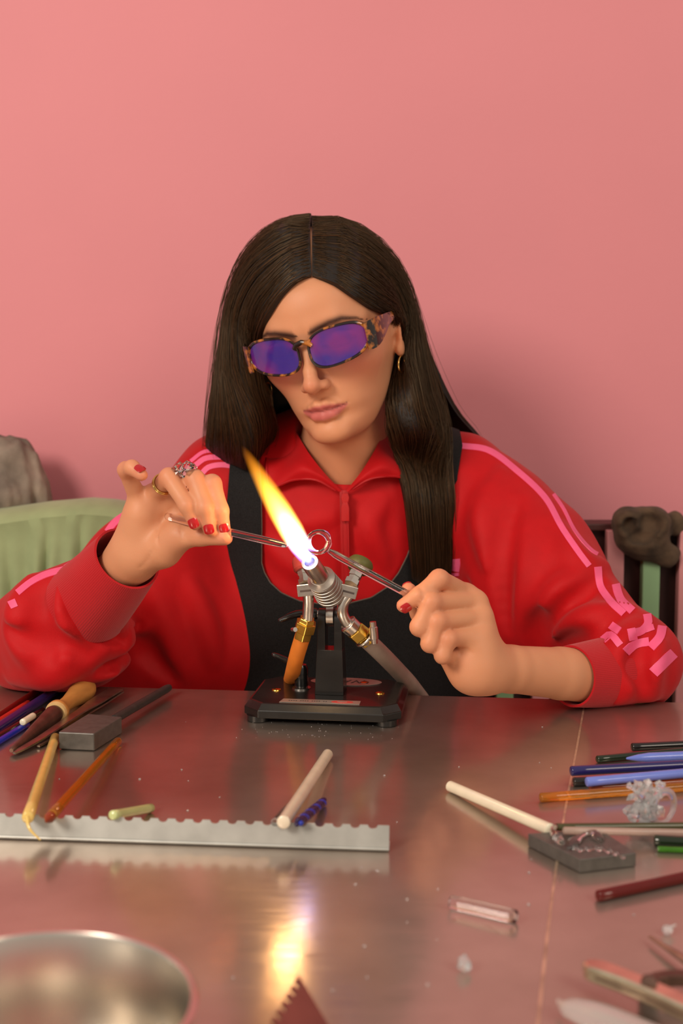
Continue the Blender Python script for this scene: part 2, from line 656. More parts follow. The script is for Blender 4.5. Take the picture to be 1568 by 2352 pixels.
def head_sdf(p):
    q = head_l(p)
    x, y, z = q[:, 0], q[:, 1], q[:, 2]
    ax = np.abs(x)
    qa = np.stack([ax, y, z], 1)
    w = tab(y, *WF)
    c = tab(y, *CF)
    a = np.where(z > c, tab(y, *ZF) - c, 78 + c)
    zz = z - c
    n = 2.12
    g = ((ax / w) ** n + (np.abs(zz) / a) ** n) ** (1 / n) + 1e-6
    r = np.sqrt(ax * ax + zz * zz) + 1e-6
    d = r * (1 - 1 / g)
    d = smax(d, -115 - y, 16)
    d = smax(d, y - 52, 12)
    # the jaw ends under the ear: cut away the back of the lower face
    cut = (-z - 6) * 0.80 - (y + 60) * 0.60 - 8
    d = smax(d, cut, 22)
    d = smin(d, ell(q, (0, 22, -6), (75, 92, 97)), 14)
    # cheekbones, brow, chin
    d = smin(d, ell(qa, (41, -25, 48), (20, 17, 20)), 30)
    d = smin(d, chain(qa, [(8, 13, 84), (30, 17, 80), (52, 12, 58)], [7, 6, 6], 6), 12)
    d = smin(d, ell(q, (0, -100, 75), (19, 12, 13)), 14)
    # sockets, eyeballs, lids
    d = smax(d, -ell(qa, (31, -4, 92), (19, 11, 14)), 9)
    d = smin(d, ell(qa, (31.5, -4, 66.5), (15, 13, 13.5)), 3.5)
    lid = chain(qa, [(17, -7, 73.5), (25, -10, 79.5), (33, -11, 80.2), (41, -9.5, 78), (47, -6, 72)], [0.9, 1.1, 1.1, 1.1, 0.9], 1)
    d = smax(d, -lid, 1.6)
    d = smax(d, -chain(qa, [(17, 1, 74), (31, 6.5, 79.5), (46, 1.5, 72)], [0.8, 1.0, 0.8], 1), 3)
    # nose
    d = smin(d, chain(q, [(0, 3, 83), (0, -14, 90.5), (0, -30, 98), (0, -42, 102.5)], [6.2, 5.8, 6.4, 7.4], 5), 11)
    d = smin(d, ell(q, (0, -43.5, 102), (8.4, 7.4, 8.5)), 6)
    d = smin(d, ell(qa, (10.4, -46.3, 91), (5.6, 5.6, 10)), 6)
    d = smin(d, ell(q, (0, -50, 96), (4, 4, 9)), 5)
    d = smax(d, -ell(qa, (6.3, -53.2, 97.5), (3.0, 2.6, 5)), 2.5)
    # mouth
    d = smin(d, chain(qa, [(22, -72, 75.5), (12, -69.5, 83.5), (4.5, -67.3, 87.2), (0, -68.4, 87.2)], [2.2, 4.2, 5.3, 5.2], 3), 4)
    d = smin(d, chain(qa, [(20, -75.5, 76), (10, -79, 84), (0, -80, 86.2)], [2.5, 5.2, 6.2], 3), 4.5)
    d = smax(d, -chain(qa, [(26, -71.5, 76.5), (12, -73.4, 87.6), (5, -72.6, 92.2), (0, -73.4, 92.4)], [0.9, 1.5, 1.7, 1.7], 1), 2.0)
    d = smax(d, -ell(q, (0, -60, 96), (2.6, 6, 4.5)), 4)
    # ear
    M = rotm(math.radians(24), 0, math.radians(-8))
    e = ell(qa, (74, -10, -10), (5, 31, 18), M)
    e = smax(e, -ell(qa, (80, -8, -6), (5.5, 20, 10.5), M), 4)
    e = smin(e, ell(qa, (72.5, -36, -3), (4.5, 8.5, 8)), 6)
    e = smin(e, ell(qa, (70, -12, 6), (4, 7, 4)), 4)
    d = smin(d, e, 5)
    return d * np.float32(HS / 1000.0)


NECK0 = head_w((0, -45, -28))
NECK1 = px(795, 1165, 1.445)
# --- her right hand (left in the picture): palm to the camera, pinching a rod
RH_WR = px(298, 1290, 1.142)
RH_EL = px(80, 1475, 1.275)
RH_MC = [px(438, 1146, 1.118), px(398, 1133, 1.118), px(355, 1136, 1.118), px(320, 1152, 1.120)]
RH = dict(
    index=([RH_MC[0], px(487, 1111, 1.087), px(506, 1172, 1.078), px(514, 1214, 1.081)], [9.5, 8.2, 7.2, 6.0]),
    middle=([RH_MC[1], px(447, 1100, 1.084), px(470, 1166, 1.072), px(481, 1215, 1.075)], [9.8, 8.4, 7.5, 6.2]),
    ring=([RH_MC[2], px(388, 1096, 1.086), px(430, 1162, 1.072), px(448, 1203, 1.073)], [9.5, 8.2, 7.2, 6.0]),
    pinky=([RH_MC[3], px(289, 1079, 1.098), px(303, 1074, 1.084), px(325, 1091, 1.076)], [8.6, 7.2, 6.6, 5.6]),
    thumb=([px(352, 1268, 1.122), px(408, 1236, 1.103), px(462, 1231, 1.089), px(517, 1235, 1.079)], [15, 10.5, 8.8, 7.0]))
# --- her left hand (right in the picture): closed, pinching the other rod
LH_WR = px(1118, 1532, 1.098)
LH_EL = px(1440, 1560, 1.215)
LH_MC = [px(1068, 1366, 1.112), px(1093, 1384, 1.104), px(1103, 1420, 1.096), px(1101, 1458, 1.088)]
LH = dict(
    index=([LH_MC[0], px(1008, 1330, 1.080), px(962, 1368, 1.071), px(926, 1391, 1.072)], [10.0, 8.6, 7.6, 6.4]),
    middle=([LH_MC[1], px(990, 1383, 1.068), px(963, 1440, 1.065), px(1000, 1458, 1.090)], [10.2, 8.5, 8.2, 6.8]),
    ring=([LH_MC[2], px(1004, 1427, 1.064), px(987, 1478, 1.062), px(1024, 1488, 1.088)], [9.8, 8.2, 7.8, 6.6]),
    pinky=([LH_MC[3], px(1030, 1468, 1.063), px(1016, 1506, 1.062), px(1048, 1512, 1.084)], [8.8, 7.4, 7.0, 6.0]),
    thumb=([px(1082, 1535, 1.092), px(1010, 1470, 1.104), px(965, 1408, 1.102), px(938, 1356, 1.089)], [15, 11, 9.0, 7.2]))


def hand_sdf(p, H, MC, WR, EL, fore_r, extra, creases=()):
    d = None
    for m, r in zip(MC, (10.5, 10.8, 10.5, 10)):
        w0 = WR + (m - np.mean(MC, axis=0)) * 0.42
        e = cap(p, w0, m, 0.0135, r / 1000)
        d = e if d is None else smin(d, e, 0.011)
    fing = None
    for k in ('index', 'middle', 'ring', 'pinky', 'thumb'):
        pts, rad = H[k]
        e = None
        for i in range(3):
            g = cap(p, pts[i], pts[i + 1], rad[i] / 1000, rad[i + 1] / 1000)
            # knuckle thickening
            e = g if e is None else smin(e, g, 0.004)
        if k == 'thumb':
            d = smin(d, e, 0.0085)
        else:
            fing = e if fing is None else smin(fing, e, 0.0016)
    d = smin(d, fing, 0.0045)
    for pts, rad, k in extra:
        d = smin(d, chain(p, pts, rad, 0.01), k)
    dr = (EL - WR) / np.linalg.norm(EL - WR)
    d = smin(d, chain(p, [WR - dr * 0.012, WR + dr * 0.03, WR + dr * 0.10, EL], fore_r, 0.004), 0.014)
    for pts in creases:
        e = chain(p, pts, [0.0007] + [0.0011] * (len(pts) - 2) + [0.0007], 0.001)
        d = smax(d, -e, 0.0022)
    return d


def surf_hit(f, u, v):
    d = ray(u, v)
    t = 0.98
    for _ in range(80):
        s = float(f((CAMP + d * t)[None].astype(np.float32))[0])
        if s < 0.0002:
            break
        t += s * 0.85
    return CAMP + d * t


RX = [([px(376, 1262, 1.116), px(412, 1222, 1.106)], [0.0165, 0.0125], 0.012),
      ([px(318, 1262, 1.128), px(325, 1185, 1.118)], [0.0175, 0.0140], 0.012)]
LX = [([px(1088, 1545, 1.088), px(1092, 1490, 1.086)], [0.0175, 0.0150], 0.014),
      ([px(1075, 1535, 1.094), px(1035, 1490, 1.098)], [0.0165, 0.013], 0.012)]
_rf = lambda p: hand_sdf(p, RH, RH_MC, RH_WR, RH_EL, [0.021, 0.0215, 0.028, 0.034], RX)
RCR = [[surf_hit(_rf, *q) for q in L] for L in ([(398, 1165), (376, 1186), (363, 1215), (362, 1248)], [(418, 1204), (415, 1222), (421, 1240)], [(427, 1206), (424, 1222), (428, 1236)], [(350, 1262), (340, 1285), (322, 1305)], [(300, 1102), (308, 1108), (318, 1112)])]
_lf = lambda p: hand_sdf(p, LH, LH_MC, LH_WR, LH_EL, [0.0212, 0.0220, 0.0250, 0.0300], LX)
LCR = [[surf_hit(_lf, *q) for q in L] for L in ([(962, 1345), (972, 1362), (972, 1378)], [(1040, 1500), (1048, 1520), (1046, 1545)], [(1085, 1500), (1072, 1494), (1060, 1490)])]
SH_R = px(505, 1105, 1.45)        # shoulder joints
SH_L = px(1070, 1118, 1.45)
PARTS = []


def part(f, lo, hi, k):
    PARTS.append((f, np.array(lo) - 0.03, np.array(hi) + 0.03, k))


def bb(*pts, r=0.03):
    a = np.array(pts)
    return a.min(0) - r, a.max(0) + r


part(head_sdf, HT - 0.135, HT + 0.135, 0.012)
part(lambda p: smin(chain(p, [NECK0, NECK0 * 0.45 + NECK1 * 0.55, NECK1], [0.049, 0.047, 0.056], 0.02),
                    cap(p, head_w((0, -70, 15)), NECK1 + V((0, -0.012, 0.0)), 0.034, 0.04), 0.02), *bb(NECK0, NECK1, r=0.07), 0.02)
PEL = V((0.0, 1.49, 0.62))


def torso_sdf(p):
    d = ell(p, px(790, 1330, 1.50), (0.135, 0.085, 0.19))
    d = smin(d, cap(p, SH_R, SH_L, 0.04), 0.05)
    d = smin(d, ell(p, PEL, (0.16, 0.11, 0.13)), 0.08)
    d = smin(d, chain(p, [SH_R, px(330, 1300, 1.385), RH_EL], [0.034, 0.030, 0.023], 0.02), 0.03)
    return smin(d, chain(p, [SH_L, px(1235, 1308, 1.36), LH_EL], [0.034, 0.030, 0.023], 0.02), 0.03)


part(torso_sdf, *bb(SH_R, SH_L, PEL, RH_EL, LH_EL, r=0.15), 0.03)
part(lambda p: hand_sdf(p, RH, RH_MC, RH_WR, RH_EL, [0.021, 0.0215, 0.028, 0.034], RX, RCR), *bb(*RH_MC, RH_WR, RH_EL, *[q for k in RH for q in RH[k][0]]), 0.006)
part(lambda p: hand_sdf(p, LH, LH_MC, LH_WR, LH_EL, [0.0212, 0.0220, 0.0250, 0.0300], LX, LCR), *bb(*LH_MC, LH_WR, LH_EL, *[q for k in LH for q in LH[k][0]]), 0.006)


def body_sdf(p):
    d = np.full(len(p), 0.2, np.float32)
    for f, lo, hi, k in PARTS:
        m = np.all((p > lo) & (p < hi), axis=1)
        if m.any():
            d[m] = smin(d[m], f(p[m]).astype(np.float32), k)
    return d


bv, bf = polygonize(body_sdf, (-0.42, 1.02, 0.48), (0.42, 1.70, 1.30), 0.0018, relax=1)
print('body', len(bv), len(bf))
# pigment: lips, brows, lashes, flush, plus painted shade in the mouth crease
ql = head_l(bv.astype(np.float32))
X, Y_, Z = ql[:, 0], ql[:, 1], ql[:, 2]
AX = np.abs(X)
on = (Z > 45) & (np.abs(Y_) < 130) & (AX < 75)
sg = lambda v: 1 / (1 + np.exp(-np.clip(v, -30, 30)))
t = np.clip(AX / 25.5, 0, 1)
yu = -72.2 + 6.2 * (1 - t ** 1.25) - 1.6 * np.exp(-(X / 3.0) ** 2)
yl = -73.0 - 10.8 * (1 - t ** 2) ** 0.8
lips = sg((yu - Y_) / 0.5) * sg((Y_ - yl) / 0.6) * on * (AX < 26)
by = np.interp(AX, [8, 14, 30, 42, 54, 60], [9, 11, 15.5, 16.5, 12.5, 8])
bt = np.interp(AX, [6, 10, 18, 40, 54, 60], [0.5, 4.2, 4.4, 3.2, 1.7, 0.3])
brow = np.exp(-((Y_ - by) / bt) ** 2) * on * (AX > 6) * (AX < 62)
ly = np.interp(AX, [15, 25, 33, 41, 49], [-7, -10.4, -11.3, -9.8, -5])
lash = np.exp(-((Y_ - ly + 0.6) / 1.5) ** 2) * on * (AX > 15) * (AX < 50)
blush = np.exp(-(((AX - 44) / 20) ** 2 + ((Y_ + 34) / 17) ** 2)) * on + 0.6 * np.exp(-((X / 13) ** 2 + ((Y_ + 44) / 10) ** 2)) * (Z > 80)
base = np.array(s2l(216, 150, 112))
C = np.tile(base, (len(bv), 1))
tips = np.zeros(len(bv))
for H in (RH, LH):
    for k in H:
        for i, (q, s) in enumerate(zip(H[k][0], (0.35, 0.75, 0.4, 0.9))):
            dd = np.linalg.norm(bv - q, axis=1)
            tips = np.maximum(tips, s * np.exp(-(dd / 0.011) ** 2))


def mixc(C, c, w):
    return C * (1 - w[:, None]) + np.array(c)[None] * w[:, None]


C = mixc(C, s2l(208, 118, 96), np.clip(blush, 0, 1) * 0.65)
C = mixc(C, s2l(214, 120, 94), tips * 0.55)
nn = vnoise(bv, 60, 1)
C *= (1 + 0.035 * nn)[:, None]
C = mixc(C, s2l(196, 100, 98), lips * 0.9)
seam_y = np.interp(AX, [0, 5, 12, 26], [-73.5, -72.7, -73.5, -71.6])
C = mixc(C, s2l(110, 40, 40), np.exp(-((Y_ - seam_y) / 1.0) ** 2) * on * (AX < 25) * (Z > 60) * 0.75)  # dark mouth line: lip interior with the crease's shade painted in
C = mixc(C, s2l(52, 28, 26), np.clip(brow, 0, 1) * 0.95)
C = mixc(C, s2l(35, 20, 20), np.clip(lash, 0, 1) * 0.9)
# lower legs and feet, under the table
legs = MB()
nb_ = len(bv)
for s in (-1, 1):
    hip, kn, an, toe = V((0.09 * s, 1.53, 0.56)), V((0.11 * s, 1.16, 0.53)), V((0.11 * s, 1.22, 0.09)), V((0.12 * s, 1.06, 0.035))
    legs.add(*tube(catmull([hip, (hip + kn) / 2, kn, (kn + an) / 2 + V((0, 0.01, 0)), an], 16), np.interp(np.linspace(0, 1, 16), [0, .45, .6, 1], [.08, .06, .052, .036]), 16, rnd=True))
    legs.add(*tube([an - V((0, -0.02, 0.05)), (an + toe) / 2 - V((0, 0, 0.012)), toe], [0.036, 0.036, 0.03], 14, rnd=True))
lv = np.array(legs.v)
lf = np.array([q if len(q) == 4 else (q[0], q[len(q) // 3], q[len(q) // 2], q[3 * len(q) // 4]) for q in legs.f]) + nb_
bv_all, bf_all = np.vstack([bv, lv]), np.vstack([bf, lf])
m_skin = mat('skin', (0.7, 0.4, 0.3), rough=0.47, sss=0.22, bump=0.12, bscale=900, spec=0.4)
nt = m_skin.node_tree
va = nt.nodes.new('ShaderNodeVertexColor')
va.layer_name = 'pigment_and_crease'
nt.links.new(va.outputs['Color'], nt.nodes['Principled BSDF'].inputs['Base Color'])
person = mesh_obj('person', bv_all, bf_all, m_skin)
ca = person.data.color_attributes.new('pigment_and_crease', 'FLOAT_COLOR', 'POINT')
cc = np.ones((len(bv_all), 4), np.float32)
cc[:, :3] = base
cc[:nb_, :3] = np.clip(C, 0, 1)
ca.data.foreach_set('color', cc.ravel())
tag(person, 'person with long dark hair, red track jacket and tinted glasses melting glass in a flame', 'person')
# ================================================================== PERSON: clothes
def jtorso(p):
    d = ell(p, px(785, 1345, 1.475), (0.168, 0.112, 0.225))
    d = smin(d, chain(p, [SH_R + V((0.005, 0, 0.0)), px(790, 1135, 1.45), SH_L + V((-0.005, 0, 0.0))], [0.052, 0.066, 0.052], 0.05), 0.07)
    d = smin(d, ell(p, V((0.0, 1.485, 0.70)), (0.165, 0.115, 0.13)), 0.06)
    return d


def trace(f, u, v, t0=0.9, t1=1.9):
    d = ray(u, v)
    t = t0
    for _ in range(90):
        s = float(f((CAMP + d * t)[None].astype(np.float32))[0])
        if s < 0.0003:
            return CAMP + d * t
        t += max(s * 0.8, 0.0004)
        if t > t1:
            return None
    return CAMP + d * t


JE_R = px(72, 1476, 1.272)
JE_L = px(1452, 1522, 1.222)
CB_R, CF_R = px(205, 1380, 1.195), px(292, 1282, 1.145)
CB_L, CF_L = px(1392, 1545, 1.196), px(1312, 1553, 1.164)


def jsleeves(p):
    d = chain(p, [SH_R, px(330, 1298, 1.385), JE_R], [0.048, 0.049, 0.047], 0.05)
    d = smin(d, chain(p, [JE_R, px(140, 1440, 1.225), CB_R], [0.048, 0.052, 0.042], 0.04), 0.03)
    d = smin(d, ell(p, px(180, 1490, 1.265), (0.060, 0.055, 0.036)), 0.04)
    d = smin(d, ell(p, px(400, 1440, 1.405), (0.085, 0.055, 0.085)), 0.06)
    d = smin(d, ell(p, px(360, 1530, 1.395), (0.105, 0.055, 0.060)), 0.04)
    e = chain(p, [SH_L, px(1160, 1208, 1.41), px(1245, 1302, 1.355), JE_L], [0.050, 0.056, 0.053, 0.044], 0.05)
    e = smin(e, chain(p, [JE_L, px(1405, 1540, 1.20)], [0.044, 0.038], 0.04), 0.03)
    e = smin(e, ell(p, px(1225, 1420, 1.375), (0.075, 0.06, 0.085)), 0.05)
    return np.minimum(d, e)


def jbase(p):
    return smin(jtorso(p), jsleeves(p), 0.035)


# folds: ridges (positive) and creases (negative) given where they run
FOLDS = [
    ([(185, 1300), (150, 1390), (158, 1480), (110, 1560)], 5, 1), ([(70, 1330), (40, 1420), (62, 1520)], 5, 1), ([(110, 1330), (95, 1440), (120, 1520)], 4, -1),
    ([(200, 1440), (250, 1470), (330, 1450)], 5, 1), ([(30, 1560), (130, 1548), (230, 1505)], 5, 1), ([(150, 1350), (200, 1430), (280, 1470)], 4, -1), ([(20, 1440), (60, 1470), (130, 1470), (200, 1500)], 4, -1), ([(300, 1480), (270, 1520), (200, 1552)], 5, 1), ([(230, 1540), (300, 1500), (320, 1440)], 4, -1),
    ([(345, 1360), (385, 1450), (420, 1550)], 6, 1), ([(300, 1455), (345, 1500), (400, 1560)], 5, -1), ([(430, 1340), (465, 1430), (490, 1520)], 5, 1),
    ([(1350, 1300), (1290, 1360), (1225, 1440)], 6, 1), ([(1380, 1330), (1300, 1400), (1245, 1470)], 5, -1), ([(1450, 1400), (1370, 1420), (1270, 1470)], 6, 1),
    ([(1400, 1455), (1330, 1470), (1270, 1490)], 5, -1), ([(1240, 1400), (1225, 1450), (1232, 1490)], 4, -1), ([(1490, 1420), (1440, 1480), (1455, 1560), (1420, 1610)], 5, 1),
    ([(1520, 1480), (1490, 1540), (1500, 1600)], 5, 1), ([(1480, 1450), (1462, 1520), (1480, 1590)], 4, -1), ([(1290, 1215), (1330, 1290), (1390, 1300)], 5, 1),
    ([(1150, 1090), (1110, 1180), (1120, 1300)], 5, 1), ([(1180, 1150), (1150, 1280), (1160, 1440)], 5, -1), ([(1070, 1340), (1085, 1430), (1100, 1520)], 4, -1),
    ([(640, 1160), (690, 1200), (760, 1190)], 3, 1), ([(880, 1150), (850, 1210), (880, 1290)], 4, 1), ([(620, 1250), (680, 1300), (740, 1320)], 3, 1)]
FC = []
for pl, amp, sg_ in FOLDS:
    pts = [trace(jbase, u, v) for u, v in pl]
    pts = [q for q in pts if q is not None]
    if len(pts) < 2:
        continue
    pts = catmull(np.array(pts), 12)
    pts = pts + np.array([0, 0.004 * (1 if sg_ > 0 else -1), 0])
    FC.append((pts.astype(np.float32), amp / 1000, sg_, pts.min(0) - 0.04, pts.max(0) + 0.04))
CAV = [(CF_R + (CF_R - CB_R) * 0.1, CB_R, 0.031), (CF_L + (CF_L - CB_L) * 0.3, CB_L, 0.0285)]


def jacket_sdf(p):
    d = jbase(p)
    near = np.abs(d) < 0.03
    if near.any():
        q = p[near]
        e = d[near]
        e = e - 0.0030 * vnoise(q * np.float32([1.2, 1.2, 0.5]), 22, 3) - 0.0004 * vnoise(q * np.float32([1, 1, 0.5]), 70, 5)
        for pts, amp, s, lo, hi in FC:
            m = np.all((q > lo) & (q < hi), axis=1)
            if not m.any():
                continue
            n = len(pts)
            r = [amp * 2.5 * math.sin(math.pi * (i + 0.6) / (n + 0.2)) for i in range(n)]
            c = chain(q[m], pts, r, 0.004)
            e[m] = smin(e[m], c, 0.016) if s > 0 else smax(e[m], -c, 0.014)
        d[near] = e
    for a, b, r in CAV:
        d = smax(d, -cap(p, a, b, r, r * 0.9), 0.003)
    d = smax(d, -cap(p, NECK0, NECK1 + V((-0.003, -0.012, -0.008)), 0.055, 0.0575), 0.008)
    d = smax(d, 0.60 - p[:, 2], 0.01)
    over_t = (p - EA.astype(np.float32)) @ en.astype(np.float32)
    m = over_t > -0.002
    if m.any():
        d[m] = smax(d[m], TZ + 0.001 - p[m, 2], 0.006)
    return d


jv, jf = polygonize(jacket_sdf, (-0.44, 1.12, 0.58), (0.42, 1.66, 1.06), 0.0030, relax=2)
print('jacket', len(jv), len(jf))
m_red = mat('red_jersey', s2l(190, 2, 13), rough=0.62, var=0.05, vscale=50, bump=0.25, bscale=1600, sheen=0.08, spec=0.3)
jacket = mesh_obj('track_jacket', jv, jf, m_red, person)
JB = BVHTree.FromPolygons(jv.tolist(), jf.tolist())
tv, tf = polygonize(jtorso, (-0.3, 1.28, 0.55), (0.3, 1.66, 1.06), 0.005, relax=1)
TB = BVHTree.FromPolygons(tv.tolist(), tf.tolist())


def hit(bvh, u, v, off=0.0):
    d = Vector(ray(u, v))
    loc, nrm, idx, dist = bvh.ray_cast(Vector(CAMP), d)
    if loc is None and bvh is TB:
        c_ = Vector(CAMP) + d * (1.45 / d.y)
        q_, n_, i_, s_ = bvh.find_nearest(c_)
        loc, nrm = q_, n_
        return np.array(loc + nrm * off)
    if loc is None:
        return None
    if nrm.dot(d) > 0:
        nrm = -nrm
    return np.array(loc + nrm * off)


def hitY(u, v, dflt=1.40):
    h = hit(TB, u, v)
    return dflt if h is None else h[1]


m_stripe = mat('pink_stripe', s2l(246, 96, 142), rough=0.5, var=0.04, vscale=80, bump=0.15, bscale=1500)


def ribbon(name, bvh, line, wpx, mt, parent, off=0.0008, th=0.0008, n=None, k=4):
    L = catmull(line, n or max(8, int(sum(math.dist(a, b) for a, b in zip(line, line[1:])) / 7)))
    T = np.gradient(L, axis=0)
    T /= np.linalg.norm(T, axis=1)[:, None]
    Nn = np.c_[-T[:, 1], T[:, 0]]
    segs, rows = [], []
    for q, nn_ in zip(L, Nn):
        r = [hit(bvh, *(q + nn_ * wpx * s), off) for s in np.linspace(-0.5, 0.5, k)]
        bad = any(x is None for x in r) or max(np.ptp([x[1] for x in r]), 0) > 0.03 if not any(x is None for x in r) else True
        if bad or (rows and abs(r[0][1] - rows[-1][0][1]) > 0.03):
            segs.append(rows)
            rows = [] if bad else [r]
            continue
        rows.append(r)
    segs.append(rows)
    rows = max(segs, key=len)
    if len(rows) < 2:
        return None
    return MB().add(*sheet(np.array(rows), th)).build(name, mt, parent)


STR = [([(1056, 1024), (1120, 1034), (1180, 1076), (1250, 1142), (1290, 1212), (1328, 1268), (1352, 1300)], 13),
       ([(1085, 1003), (1152, 1031), (1229, 1086), (1288, 1160), (1320, 1220), (1358, 1264), (1392, 1282)], 7),
       ([(1372, 1302), (1378, 1345), (1402, 1382), (1432, 1410)], 16), ([(1396, 1284), (1410, 1330), (1424, 1376), (1452, 1404)], 18),
       ([(1448, 1352), (1462, 1380), (1472, 1404)], 16), ([(1485, 1411), (1487, 1432), (1474, 1448), (1458, 1453)], 18),
       ([(1520, 1438), (1514, 1464), (1494, 1488)], 20), ([(1546, 1500), (1525, 1520), (1500, 1545)], 24),
       ([(1436, 1498), (1458, 1480), (1490, 1474)], 20), ([(1402, 1436), (1422, 1450)], 18), ([(1448, 1444), (1454, 1470)], 18), ([(1470, 1450), (1500, 1440)], 14), ([(1384, 1470), (1402, 1458), (1424, 1482)], 16),
       ([(448, 1070), (470, 1054), (500, 1050), (532, 1052)], 12), ([(462, 1090), (478, 1074), (505, 1068), (532, 1070)], 12), ([(438, 1060), (470, 1038), (530, 1036)], 8),
       ([(247, 1222), (264, 1200), (286, 1184)], 15), ([(270, 1222), (286, 1208)], 12),
       ([(40, 1362), (70, 1338), (105, 1320), (150, 1308)], 14), ([(4, 1404), (20, 1392), (38, 1384)], 18), ([(150, 1305), (172, 1292), (188, 1298)], 12)]
for ln, wd in STR:
    ribbon('sleeve_stripe', JB, ln, wd, m_stripe, jacket)
# chest emblem, half hidden by the hair: a pink trefoil leaf over bars
ribbon('emblem_leaf', JB, [(1046, 1284), (1047, 1298), (1045, 1312)], 20, m_stripe, jacket)
ribbon('emblem_bar', JB, [(1036, 1320), (1054, 1319)], 7, m_stripe, jacket, n=6)
ribbon('emblem_bar', JB, [(1038, 1331), (1052, 1330)], 5, m_stripe, jacket, n=6)
# ribbed cuffs
m_rib = mat('red_ribbing', s2l(186, 4, 20), rough=0.7, var=0.04, bump=0.2, bscale=1200, sheen=0.25, spec=0.25)


def cuff(a, b, c, ra, rb, rc):
    P = catmull([a, b, c], 14)
    R = catmull([[ra], [rb], [rc]], 14)[:, 0]
    t, N, Bn = frames(P)
    n = 440
    rows = []
    pts = list(zip(P, N, Bn, R))
    seq = pts + [(P[-1] - t[-1] * 0.0006 * 0, N[-1], Bn[-1], R[-1] - 0.0022)] + [(q, nn_, bb_, r - 0.003) for q, nn_, bb_, r in pts[::-1][1:9]]
    for q, nn_, bb_, r in seq:
        ang = np.linspace(0, 2 * np.pi, n, endpoint=False)
        rr_ = r + 0.00016 * np.where(np.arange(n) % 4 < 2, 1, -1)
        rows.append(q + rr_[:, None] * (np.cos(ang)[:, None] * nn_ + np.sin(ang)[:, None] * bb_))
    v = np.vstack(rows)
    f = []
    for i in range(len(rows) - 1):
        for k in range(n):
            l = (k + 1) % n
            f.append((i * n + k, i * n + l, (i + 1) * n + l, (i + 1) * n + k))
    return MB().add(v, f).build('cuff', m_rib, jacket)


cuff(CB_R + (CB_R - CF_R) * 0.05, (CB_R + CF_R) / 2 + V((0, 0, -0.001)), CF_R, 0.0435, 0.041, 0.0335)
cuff(CB_L + (CB_L - CF_L) * 0.35, (CB_L + CF_L) / 2, CF_L, 0.0370, 0.0345, 0.0300)
# zip and collar
m_zip = mat('red_zip_tape', s2l(178, 8, 18), rough=0.5, var=0.05, bump=0.3, bscale=2000)
m_zipm = mat('red_zip_puller', s2l(190, 20, 24), rough=0.35, metal=0.2, coat=0.4)
zl = [hit(TB, 789 + (v - 1130) * 0.022, v, 0.0065) for v in range(1128, 1400, 8)]
for dx in (-4.2, 4.2):
    MB().add(*tube([hit(TB, 789 + (v - 1130) * 0.022 + dx, v, 0.0068) for v in range(1128, 1400, 8)], 0.0009, 8)).build('zip_tape', m_zip, jacket)
MB().add(*sheet(np.array([[hit(TB, 789 + (v - 1130) * 0.022 + dx, v, 0.0062) for dx in (-9, 0, 9)] for v in range(1128, 1400, 12)]), 0.001)).build('zip_placket', m_zip, jacket)
zp = hit(TB, 792, 1142, 0.010)
pull = MB().add(*prism([zp + V(q) for q in [(-.003, 0, .004), (.003, 0, .004), (.0045, 0, -.001), (.003, 0, -.008), (-.003, 0, -.008), (-.0045, 0, -.001)]], (0, -0.0035, 0)))
pull.add(*prism([zp + V(q) for q in [(-.0025, -.0035, -.005), (.0025, -.0035, -.005), (.0045, -.0035, -.012), (.0045, -.0035, -.027), (-.0045, -.0035, -.027), (-.0045, -.0035, -.012)]], (0, -0.0018, 0)))
pull.build('zip_puller', m_zipm, jacket, smooth=False, bevel=0.0006)


def cpt(u, v, off, Y=None):
    return px(u, v, (Y if Y else hitY(u, v)) - off)


def collar(inner, mid, outer):
    G = surf([inner, mid, outer], 14, 40)
    o = MB().add(*sheet(G, 0.0024 * COLS)).build('collar', m_red, jacket)
    MB().add(*tube(G[-1][:26], 0.0015, 8)).build('collar_piping', m_zip, o)
    return o


COLS = 1
collar([cpt(788, 1130, .006), cpt(748, 1090, .016), cpt(712, 1045, .020), cpt(686, 1004, .018, 1.415), cpt(672, 978, 0, 1.425), cpt(690, 960, 0, 1.49)],
       [cpt(779, 1129, .008), cpt(738, 1094, .022), cpt(690, 1072, .026), cpt(655, 1040, .024, 1.415), cpt(645, 1000, .004, 1.43), cpt(655, 950, 0, 1.50)],
       [cpt(770, 1127, .008), cpt(724, 1102, .020), cpt(672, 1103, .016), cpt(622, 1118, .012), cpt(612, 1060, .006), cpt(620, 985, 0, 1.51)])
COLS = -1
collar([cpt(792, 1130, .006), cpt(828, 1085, .016), cpt(858, 1038, .020), cpt(880, 994, .018, 1.415), cpt(892, 966, 0, 1.425), cpt(870, 950, 0, 1.49)],
       [cpt(800, 1129, .008), cpt(838, 1092, .022), cpt(884, 1066, .026), cpt(912, 1034, .024, 1.415), cpt(922, 992, .004, 1.43), cpt(910, 945, 0, 1.50)],
       [cpt(810, 1123, .008), cpt(850, 1100, .020), cpt(902, 1094, .016), cpt(948, 1098, .012), cpt(962, 1050, .006), cpt(950, 975, 0, 1.51)])

# black denim pinafore
m_denim = mat('black_denim', (0.012, 0.0115, 0.012), rough=0.8, var=0.5, vscale=900, bump=0.5, bscale=1500, sheen=0.03, spec=0.25)
m_thread = mat('tan_thread', (0.10, 0.075, 0.06), rough=0.7, var=0.3, vscale=900)


def ip(v, tabl):
    a = np.array(tabl, float)
    return np.interp(v, a[:, 1], a[:, 0])


